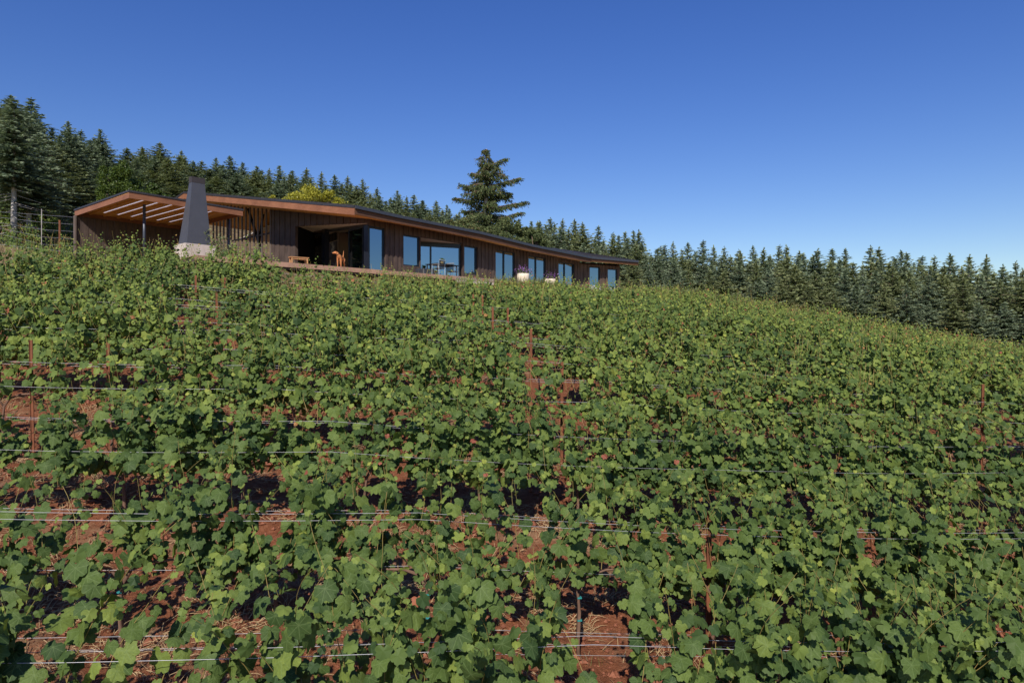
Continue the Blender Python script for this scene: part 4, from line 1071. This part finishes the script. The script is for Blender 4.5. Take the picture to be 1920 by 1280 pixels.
# trellis: posts and wires, one per row ---------------------------
def wire_poly(k, x0, x1, h, off, seed):
    r = random.Random(seed); pts = []; n = max(3, int((x1-x0)/1.1)); zs = []
    for i in range(n+1):
        x = x0+(x1-x0)*i/n; y = RD[k]+.17*x; zs.append((x, y, gz(x, y)))
    # wires hang straight between supports ~6 m apart
    sup = list(range(0, n+1, 5));
    if sup[-1] != n: sup.append(n)
    for a, b in zip(sup[:-1], sup[1:]):
        for i in range(a, b+(1 if b == n else 0)):
            t = (i-a)/(b-a); x = zs[i][0]; y = zs[i][1]; z = zs[a][2]*(1-t)+zs[b][2]*t+h-.045*math.sin(math.pi*t)*(1 if h > .3 else .4)
            pts.append(Vector((x, y, z))+Vector((-RDIR.y, RDIR.x, 0))*off)
    return pts
for k in range(0, 13):
    if k not in rowidx: continue
    x0 = rowidx[k][0]-1.5; x1 = rowidx[k][-1]+1.5
    o0 = Vector((0, RD[k], gz(0, RD[k]))); tr = empty('vine_trellis', o0)
    tag(tr, f'rusty steel posts and galvanised wires of the {ORD[k]} vine row above the camera', 'trellis', 'trellis rows of the vineyard')
    rad = .0021 if k < 3 else (.0026 if k < 6 else .003)
    lv = [(1.50, -.10), (1.48, .10), (1.45, -.17), (.94, -.03)] if k < 7 else [(1.48, .05)]
    if k <= 1: lv += [(.36, -.16), (.13, -.22), (.10, .1)]
    if k == 0: lv.pop(2)
    if 2 <= k <= 6: lv = [(1.50, -.10), (1.45, .12), (1.12, -.30)]
    for i, (h, off) in enumerate(lv):
        mb = MB(); mb.tube([p-o0 for p in wire_poly(k, x0, x1, h, off, k*10+i)], rad, 5, cap=False); mb.build('wire', M['wire'], tr, True)
    for (pk, qx, qy) in post_xy:
        if pk != k: continue
        b = Vector((qx, qy, gz(qx, qy)))-o0; hw = .026; mb = MB()
        X = RDIR; Y = Vector((-RDIR.y, RDIR.x, 0)); H = 1.62 if k < 3 else 1.8
        lean = Vector((rv.uniform(-.03, .03), rv.uniform(-.03, .03), 0))
        mb.box(b-X*hw-Z*.2, X*2*hw, Y*.006, Z*(H+.2)+lean); mb.box(b-X*.003+Y*.0065-Z*.2, X*.006, Y*.035, Z*(H+.2)+lean)
        mb.box(b-X*hw-Y*.0125-Z*.2, X*.006, Y*.012, Z*(H+.2)+lean); mb.box(b+X*(hw-.006)-Y*.0125-Z*.2, X*.006, Y*.012, Z*(H+.2)+lean)
        mb.build('post', M['rust'], tr)
# vines beyond the deer fence on the left
n_ = 0
for i in range(5):
    for j in range(9):
        d = 38+i*2.6; x = -.79*d+j*1.7+rv.uniform(-.3, .3)
        if x > -.60*d: continue
        z = gz(x, d+.1*j); v = empty('grapevine', (x, d+.1*j, z), RANG)
        tag(v, 'small pale green grapevine beyond the wire fence at the left forest edge', 'grapevine', 'grapevines beyond the deer fence')
        o = link('foliage', rv.choice(VAR['mid'])[0], v); o['kind'] = 'stuff'; link('trunk', rv.choice(TR), v)
# grasses: dry strip on the upper left, weeds along the deck
def tufts(name, pts, label, hgt, seed, tone, wd=.006):
    r = np.random.RandomState(seed); P = np.array(pts); n = len(P); h = hgt*r.uniform(.4, 1.2, n); a = r.uniform(0, 6.28, n); ln = r.uniform(.1, .5, n)*h
    tip = P+np.stack([np.cos(a)*ln, np.sin(a)*ln, h], 1); b = np.stack([np.cos(a+1.57), np.sin(a+1.57), 0*a], 1)*wd
    mid = (P+tip)/2+np.stack([np.cos(a)*-.1*ln, np.sin(a)*-.1*ln, h*.08], 1)
    V = np.stack([P-b, P+b, mid-b*.7, mid+b*.7, tip], 1); fc = np.array([(0, 1, 3), (0, 3, 2), (2, 3, 4)])
    F = (fc[None]+np.arange(n)[:, None, None]*5).reshape(-1, 3); t = np.repeat(np.clip(r.normal(tone, .15, n), 0, 1), 5)
    tag(link(name, np_mesh(name, V.reshape(-1, 3), F, [M['leaf_grass']], attrs={'tone': t})), label, kind='stuff')
r_ = np.random.RandomState(8)
def zpts(x, y): return np.stack([x, y, ground_z(x, y)], 1)
n = 26000; y = r_.uniform(23.5, 37, n); x = -r_.uniform(.50, .80, n)*y; kk = (x < -16.2-(y-20)*.2) | ((y > 25) & (x < -14)); kk &= pad_dist(x, y) > .1; tufts('dry_grass', zpts(x[kk], y[kk]), 'dry tan grass strip between the vines and the fence', .34, 1, .86, .009)
n = 9000; t = r_.uniform(-9, 18, n); o_ = r_.gamma(2, .28, n)+.05; x = LIP0.x+LIPD.x*t+LIPD.y*o_; y = LIP0.y+LIPD.y*t-LIPD.x*o_
k2 = (vnoise(x, y, 1.3, 5) > .02) & (t > 1); tufts('deck_weeds', zpts(x[k2], y[k2]), 'tufts of green and tan grass on the bank under the deck', .5, 2, .42, .009)
pl_ = [lip(9.0), C00+A*15+N*3.1, BEND0+W*6+WN*2.3]
X_ = []; Y_ = []
for a_, b_ in zip(pl_[:-1], pl_[1:]):
    t = r_.uniform(0, 1, 5200); n2_ = Vector(((b_-a_).y, -(b_-a_).x, 0)).normalized(); o_ = r_.gamma(2, .16, 5200)+.03
    X_.append(a_.x+(b_.x-a_.x)*t+n2_.x*o_); Y_.append(a_.y+(b_.y-a_.y)*t+n2_.y*o_)
X_ = np.concatenate(X_); Y_ = np.concatenate(Y_); tufts('patio_weeds', zpts(X_, Y_)+np.array([0, 0, .05]), 'tall green and yellow grass along the patio edge', .62, 12, .38, .012)
n = 12000; y = r_.uniform(5, 15, n); x = r_.uniform(-1, 1, n)*(y*.8+1); k2 = vnoise(x, y, .45, 15) > .33
tufts('ground_weeds', zpts(x[k2], y[k2]), 'small grass tufts on the soil between the vines', .13, 3, .5, .003)
# ================================================================ forest
def conifer(seed, H=12.0, R=2.2, base=.06, spacing=.40, twist=.18, droop=.5, dens=1.0, tw=.44, mat='needle_olive', ragged=.25, power=.85, cone=.36):
    r = np.random.RandomState(seed); P0 = []; D = []; L_ = []; U = []; tone = []
    br = MB(); z = H*base; nb = 0
    while z < H*.985:
        f = (z-H*base)/(H*(1-base)); Rz = min(R, max(.05, H-z-.35)*cone)*(1.0 if f > .12 else .75+f*2)+.05; nbr = r.randint(5, 8) if f < .9 else 4; a0 = r.uniform(0, 6.28)
        for b in range(nbr):
            a = a0+6.283*b/nbr+r.normal(0, .2); L = Rz*r.uniform(1-ragged, 1+ragged*.7); zb0 = z; z = z+r.uniform(-.5, .5)*spacing*1.4*min(1, (H-z)/1.5)
            if r.rand() < .06: L *= .5
            sl = (.45*f-.12)+r.normal(0, .07); d = np.array([math.cos(a), math.sin(a), 0]); nseg = max(2, int(L/(.115 if H < 15 else .19)))
            tt = (np.arange(nseg)+r.uniform(.2, .8, nseg))/nseg
            zz = z+L*(sl*tt-droop*.45*tt**2+.12*tt**4)
            if L > .7 and b % 2 == 0:
                br.tube([(0, 0, z), tuple(d*L*.5)[:2]+(z+L*(sl*.5-droop*.11),), tuple(d*L*.92)[:2]+(z+L*(sl*.92-droop*.36),)], [.035, .02, .006], 3, cap=False)
            for t, zc in zip(tt, zz):
                p = d*(L*t); p[2] = zc
                for s in (-1, 1):
                    if r.rand() > dens: continue
                    an = a+s*r.uniform(.5, 1.15); ll = tw*(.55+.6*(1-t))*r.uniform(.7, 1.25)*(.6+.5*min(1, L/R*1.3))
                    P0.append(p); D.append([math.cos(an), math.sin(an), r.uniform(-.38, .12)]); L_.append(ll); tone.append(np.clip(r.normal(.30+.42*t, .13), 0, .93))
            z = zb0; e = d*L; e[2] = zz[-1]+.0; P0.append(e*np.array([.9, .9, 1])); D.append([d[0], d[1], .1]); L_.append(tw*.9); tone.append(.75)
        z += spacing*(1-.45*f)*r.uniform(.8, 1.2)
    for k in range(14): P0.append([0, 0, H-.09*k-.1]); D.append([r.normal(0, .5), r.normal(0, .5), .9]); L_.append(.22+.012*k); tone.append(.6)
    P0 = np.array(P0); D = np.array(D); D /= np.linalg.norm(D, axis=1)[:, None]; L_ = np.array(L_)[:, None]; n = len(P0)
    up = np.array([0, 0, .8])+r.normal(0, .75, (n, 3)); S = np.cross(D, up); S /= np.linalg.norm(S, axis=1)[:, None]; Nn = np.cross(S, D)
    w = L_*.44
    # three narrow blades per spray: centre and two side fingers, slightly drooping
    def tri(a0, a1, spread, dz):
        tip = P0+D*L_*a1+S*L_*spread+Nn*L_*dz; b = P0+D*L_*a0
        return np.stack([b-S*w*.38, b+S*w*.38, tip], 1)
    T = np.concatenate([tri(0, 1, 0, -.06), tri(.1, .74, .36, -.14), tri(.1, .74, -.36, -.14), tri(.25, .98, .20, .05), tri(.25, .98, -.20, -.16), tri(.0, .5, .1, -.42)], 0)
    tn = np.tile(np.array(tone), 6); m_ = len(T)
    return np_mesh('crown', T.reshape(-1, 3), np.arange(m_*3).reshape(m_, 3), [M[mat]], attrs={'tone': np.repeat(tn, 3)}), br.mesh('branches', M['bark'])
def trunk_mesh(H, r0, mat='bark', seed=0):
    q = random.Random(seed); mb = MB(); mb.tube([(0, 0, -.6), (q.uniform(-.02, .02), 0, H*.3), (q.uniform(-.03, .03), q.uniform(-.03, .03), H*.65), (0, 0, H*.985)], [r0*1.1, r0*.8, r0*.42, .012], 7); return mb.mesh('trunk', M[mat], True)
TREES = []
for i in range(7):
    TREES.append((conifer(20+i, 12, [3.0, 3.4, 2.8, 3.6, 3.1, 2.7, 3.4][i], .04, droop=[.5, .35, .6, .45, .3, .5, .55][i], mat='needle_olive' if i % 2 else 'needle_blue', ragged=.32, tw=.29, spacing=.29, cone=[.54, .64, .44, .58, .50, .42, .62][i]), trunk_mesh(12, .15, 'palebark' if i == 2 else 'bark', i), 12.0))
TALL = []
for i in range(4):
    TALL.append((conifer(70+i, 20, [3.6, 3.2, 3.9, 3.0][i], [.42, .18, .10, .30][i], .50, droop=.75, tw=.50, dens=.85, mat='needle_blue' if i in (0, 1) else 'needle_olive', ragged=.45, cone=[.40, .36, .38, .42][i]), trunk_mesh(20, .24, 'palebark' if i == 0 else 'bark', 40+i), 20.0))
def place_tree(var, x, y, H, label, group, rz, wid=1.0, lean=0):
    (cm, bmesh_), tm, H0 = var; t = empty('fir_tree', (x, y, gz(x, y)-.1), rz); tag(t, label, 'conifer', group)
    s = H/H0; w_ = max(.92, s**.5)*wid*(1.0 if H0 < 15 else 1.1)
    for nm, me in (('trunk', tm), ('crown', cm), ('branches', bmesh_)):
        o = link(nm, me, t); o.scale = (w_, w_, s)
        if nm != 'trunk': o['kind'] = 'stuff'
    return t
rt = random.Random(5)
SKY = [(-80, 190), (0, 192), (20, 178), (45, 182), (60, 184), (85, 232), (105, 240), (130, 232), (150, 250), (188, 240), (212, 290), (240, 280), (270, 276), (298, 268), (315, 282), (345, 284), (380, 296), (430, 292), (480, 312), (520, 312), (560, 318), (600, 326), (640, 330), (680, 338), (710, 352), (750, 358), (775, 362), (820, 378), (850, 385), (1000, 405), (1040, 412), (1080, 415), (1120, 425), (1172, 432), (1200, 440), (1260, 455), (1320, 458), (1400, 464), (1470, 462), (1560, 470), (1640, 466), (1700, 478), (1780, 483), (1850, 486), (1940, 498), (2020, 505)]
def sky_y(px): return float(np.interp(px, [p for p, _ in SKY], [q for _, q in SKY]))
def fdist(px): return float(np.interp(px, [-60, 100, 200, 400, 800, 1000, 1200, 1500, 1920], [50, 54, 64, 80, 88, 86, 78, 70, 60]))
spots = []
# skyline trees that define the outline
for (px, py) in [(20, 176), (58, 180), (98, 238), (128, 228), (152, 240), (188, 238), (238, 276), (268, 274), (299, 268), (340, 282), (378, 298), (405, 292), (432, 290), (455, 306), (482, 312), (505, 312), (524, 310), (548, 318), (575, 316), (603, 320), (628, 324), (652, 330), (680, 336), (707, 352), (745, 358), (776, 364), (792, 372), (818, 376), (838, 382), (1012, 410), (1032, 406), (1055, 412), (1078, 410), (1093, 418), (1122, 424), (1150, 436), (1172, 430), (1188, 432), (1198, 430), (1240, 462), (1262, 450), (1290, 456), (1318, 452), (1338, 458), (1358, 462), (1385, 466), (1412, 460), (1432, 466), (1461, 456), (1475, 460), (1500, 466), (1533, 466), (1560, 464), (1585, 464), (1632, 462), (1648, 466), (1690, 466), (1700, 470), (1728, 478), (1752, 480), (1782, 476), (1818, 478), (1850, 474), (1880, 492), (1905, 488), (1935, 492)]:
    spots.append((px, py+rt.uniform(-2, 4), fdist(px)+rt.uniform(5, 12), 'sky'))
x = -60
while x < 2000:     # front edge of the forest
    x += rt.uniform(22, 40) if x > 180 else rt.uniform(34, 50); low = rt.uniform(14, 48) if x > 180 else rt.uniform(18, 90); spots.append((x, sky_y(x)+low, fdist(x)+rt.uniform(-4, 2), 'front'))
x = -60
while x < 2000:
    x += rt.uniform(10, 19); spots.append((x, sky_y(x)+rt.uniform(6, 30), fdist(x)+rt.uniform(3, 9), 'mid'))
x = -60
while x < 2000:     # deeper trees that close the forest
    x += rt.uniform(26, 40); spots.append((x, sky_y(x)+rt.uniform(14, 40), fdist(x)+rt.uniform(10, 16), 'mid'))
x = 1170
while x < 2000:     # low front trees on the right reaching the vines
    x += rt.uniform(40, 62); spots.append((x, sky_y(x)+rt.uniform(50, 90), fdist(x)-rt.uniform(5, 8), 'front'))
cnt = {}
for (px, py, d, kind) in sorted(spots, key=lambda s: s[0]):
    if kind != 'sky' and 850 < px < 1000 and py > 420: continue
    p = PX(px, py, d); g = gz(p.x, p.y)-.1; H = p.z-g
    if H < 2.5: continue
    H = min(H, 26)
    var = rt.choice(TALL) if (px < 205 and H > 9) else rt.choice(TREES)
    side = 'left of the pergola' if px < 230 else ('on the ridge behind the house roof' if px < 860 else ('between the lone spruce and the end of the house' if px < 1200 else 'right of the house'))
    nm = {'sky': 'skyline fir', 'front': 'forest edge fir', 'mid': 'inner fir'}[kind]
    key = (nm, side); cnt[key] = cnt.get(key, 0)+1; i = cnt[key]-1
    lab = f"{nm} {side}, {ORD[min(i, 98)]} from left"
    place_tree(var, p.x, p.y, H, lab, f'firs {side}', rt.uniform(0, 6.28), rt.uniform(.85, 1.45) if px > 205 else rt.uniform(.9, 1.1))
print('trees', len(spots))
# two pale trunked firs at the far left, bare below
for (px, py, d, lab) in ((26, 182, 43, 'tall fir at the left edge with a long bare pale trunk'), (54, 300, 45, 'half dead fir with thin brown trunk beside the pale trunked fir')):
    p = PX(px, py, d); H = p.z-gz(p.x, p.y); t = place_tree(TALL[0], p.x, p.y, H, lab, None, 1.0+px, .8)
    mb = MB(); 
    for k in range(16):
        a = rt.uniform(0, 6.28); z_ = H*rt.uniform(.12, .45); L = rt.uniform(.6, 1.8); mb.tube([(0, 0, z_), (math.cos(a)*L, math.sin(a)*L, z_-.25*L)], [.03, .006], 4, cap=False)
    mb.build('dead_branch', M['palebark'], t)['kind'] = 'stuff'
# the lone spruce --------------------------------------------------
def lone():
    d = 62.0; top_ = PX(912, 274, d); g = gz(top_.x, top_.y); H = top_.z-g; t = empty('spruce_tree', (top_.x, top_.y, g-.1)); tag(t, 'big lone spruce with ragged drooping boughs and brown cones behind the roof', 'conifer')
    ppm = 1280/d; r = np.random.RandomState(77)
    P0 = []; D = []; L_ = []; tone = []; br = MB()
    prof = [(274, 6), (292, 24), (310, 42), (330, 48), (345, 60), (365, 66), (385, 74), (400, 76), (430, 80), (460, 84)]
    yv = 280
    while yv < 470:
        z = (640-yv)/ppm-g; hw = .70*np.interp(yv, [a for a, _ in prof], [b for _, b in prof])/ppm; nb = 6 if yv < 300 else 9; a0 = r.uniform(0, 6.28)
        zc0 = z
        for b in range(nb):
            z = zc0+r.uniform(-.45, .45)*min(1, (H-zc0)/2.5); a = a0+6.283*b/nb+r.normal(0, .25); L = hw*r.choice([.3, .5, .75, .9, 1.05, 1.2])*(1 if yv < 400 else .9); d2 = np.array([math.cos(a), math.sin(a), 0]); ns = max(3, int(L/.17)); tt = (np.arange(ns)+.5)/ns
            rise = r.uniform(-.05, .30); zz = z+L*(rise*tt-.30*tt**2*(1-rise))+.0
            br.tube([(0, 0, z)]+[tuple(d2[:2]*L*tt[i])+(zz[i],) for i in range(0, ns, max(1, ns//4))], .035, 4, cap=False)
            for t_, zc in zip(tt, zz):
                if t_ < .18 and r.rand() < .6: continue
                for s in range(13):
                    q = d2*(L*t_)+np.append(r.normal(0, .16, 2)*(.5+L*.25), 0); q[2] = zc-abs(r.normal(0, .26))
                    an = a+r.normal(0, .9); P0.append(q); D.append([math.cos(an), math.sin(an), r.uniform(-1.8, .1)]); L_.append(r.uniform(.15, .33)); tone.append(np.clip(r.normal(.36+.1*t_, .17), 0, .82) if r.rand() > .10*(1.6-min(1.5, (yv-270)/90)) else r.uniform(.9, 1))
        yv += r.uniform(9, 16)
    # long ragged boughs that give the tree its outline
    for (tx, ty, az) in [(951.6, 299, -.5), (882, 318, 2.7), (977, 334, -.2), (864, 345, 3.4), (852, 366, 3.0), (989, 374, .1), (979, 400, -.4), (866, 388, 2.8), (935, 318, -.9), (893, 352, -2.6), (960, 356, .4), (900, 300, 2.3)]:
        L = abs(tx-913)/ppm/max(.4, abs(math.cos(az))); zt = (640-ty)/ppm-g; z0 = zt-.10*L-.3; d2 = np.array([math.cos(az), math.sin(az), 0]); ns = max(4, int(L/.15)); tt = (np.arange(ns)+.5)/ns
        zz = z0+(zt-z0)*tt**1.3; br.tube([(0, 0, z0)]+[tuple(d2[:2]*L*tt[i])+(zz[i],) for i in range(0, ns, max(1, ns//4))], .045, 4, cap=False)
        for t_, zc in zip(tt, zz):
            for s in range(26 if t_ > .2 else 6):
                q = d2*(L*t_)+np.append(r.normal(0, .13, 2)*(.6+L*.18), 0); q[2] = zc-abs(r.normal(0, .24))*(1.1-.5*t_); an = az+r.normal(0, .9)
                P0.append(q); D.append([math.cos(an), math.sin(an), r.uniform(-1.8, .1)]); L_.append(r.uniform(.15, .33)); tone.append(np.clip(r.normal(.42, .17), 0, .82) if r.rand() > .10 else r.uniform(.9, 1))
    P0 = np.array(P0); D = np.array(D); D /= np.linalg.norm(D, axis=1)[:, None]; L_ = np.array(L_)[:, None]; n = len(P0)
    S = np.cross(D, r.normal(0, 1, (n, 3))); S /= np.linalg.norm(S, axis=1)[:, None]; w = L_*.17
    T = [np.stack([P0-S*w, P0+S*w, P0+D*L_], 1)]
    S2 = np.cross(D, S); T.append(np.stack([P0-S2*w, P0+S2*w, P0+D*L_*.8+S*w], 1)); T = np.concatenate(T, 0); m_ = len(T)
    me = np_mesh('crown', T.reshape(-1, 3), np.arange(m_*3).reshape(m_, 3), [M['needle_lone']], attrs={'tone': np.repeat(np.tile(np.array(tone), 2), 3)})
    link('crown', me, t)['kind'] = 'stuff'; br.build('branches', M['bark'], t)['kind'] = 'stuff'
    mb = MB(); mb.tube([(0, 0, -.5), (.05, 0, H*.4), (-.06, 0, H*.7), (0, 0, H*.99)], [.32, .24, .15, .02], 8); mb.build('trunk', M['palebark'], t, True)
lone()
# broad bushes and deciduous crowns -------------------------------
def broadleaf(name, px, py, d, hw_px, h_px, n, size, mat, label, cat, seed, ncl=26, tone=(0, 1)):
    top_ = PX(px, py, d); g = gz(top_.x, top_.y); H = top_.z-g; ppm = 1280/d; rw = hw_px/ppm; ch = min(H*.95, h_px/ppm)
    o = empty(name, (top_.x, top_.y, g-.1)); tag(o, label, cat); q = np.random.RandomState(seed)
    cl = []
    while len(cl) < ncl:
        c = q.uniform(-1, 1, 3)
        if c@c < 1 and (c@c > .25): cl.append(c)
    rad = q.uniform(.35, 1.0, ncl); cl = np.array(cl)*np.array([rw*.88, rw*.88, ch*.44])+np.array([0, 0, H-ch*.5])
    def f(r, n):
        j = r.randint(0, ncl, n); v = r.normal(0, 1, (n, 3)); v /= np.linalg.norm(v, axis=1)[:, None]; return cl[j]+v*(r.uniform(.25, 1, n)**.8*rad[j])[:, None]*np.array([rw*.33, rw*.33, ch*.16])
    link('crown', cards(n, f, size, seed, mat=mat, tone=tone, up=.8), o)['kind'] = 'stuff'
    mb = MB(); mb.tube([(0, 0, -.4), (.1, 0, (H-ch)*.7+.3), (0, 0, H-ch*.5)], [.16, .12, .06], 7)
    for c in cl[:14]: mb.tube([(0, 0, max(.2, H-ch*.9)), tuple(c*.6+np.array([0, 0, (H-ch*.6)*.4])), tuple(c)], [.06, .035, .012], 4, cap=False)
    mb.build('trunk', M['bark'], o)
broadleaf('golden_tree', 588, 349, 58, 60, 62, 10000, .12, M['leaf_yellow'], 'golden yellow leafed tree showing above the middle of the roof', 'tree', 41, 60)
broadleaf('golden_tree', 520, 361, 57, 24, 40, 5000, .115, M['leaf_yellow'], 'smaller golden tree left of the large golden crown', 'tree', 42, 22)
broadleaf('leafy_tree', 222, 300, 52, 45, 110, 15000, .12, M['leaf_lime'], 'light green deciduous tree rising behind the pergola roof', 'tree', 43, 52, (0, .9))
broadleaf('leafy_tree', 290, 345, 50, 36, 60, 9000, .115, M['leaf_lime'], 'low green deciduous crown just behind the pergola beside the chimney', 'tree', 44, 34, (0, .6))
broadleaf('broad_shrub', 868, 402, 56, 52, 80, 20000, .11, M['needle_lone'], 'yellowish bushy shrub left of the lone spruce above the roof', 'shrub', 45, 34, (.15, .9))
broadleaf('broad_shrub', 955, 404, 57, 55, 90, 26000, .11, M['needle_lone'], 'wide olive shrub right below the lone spruce', 'shrub', 46, 40, (.05, .8))
broadleaf('broad_shrub', 1002, 428, 56, 34, 60, 12000, .11, M['needle_lone'], 'low olive shrub sloping down along the roof right of the spruce', 'shrub', 47, 24, (.05, .7))
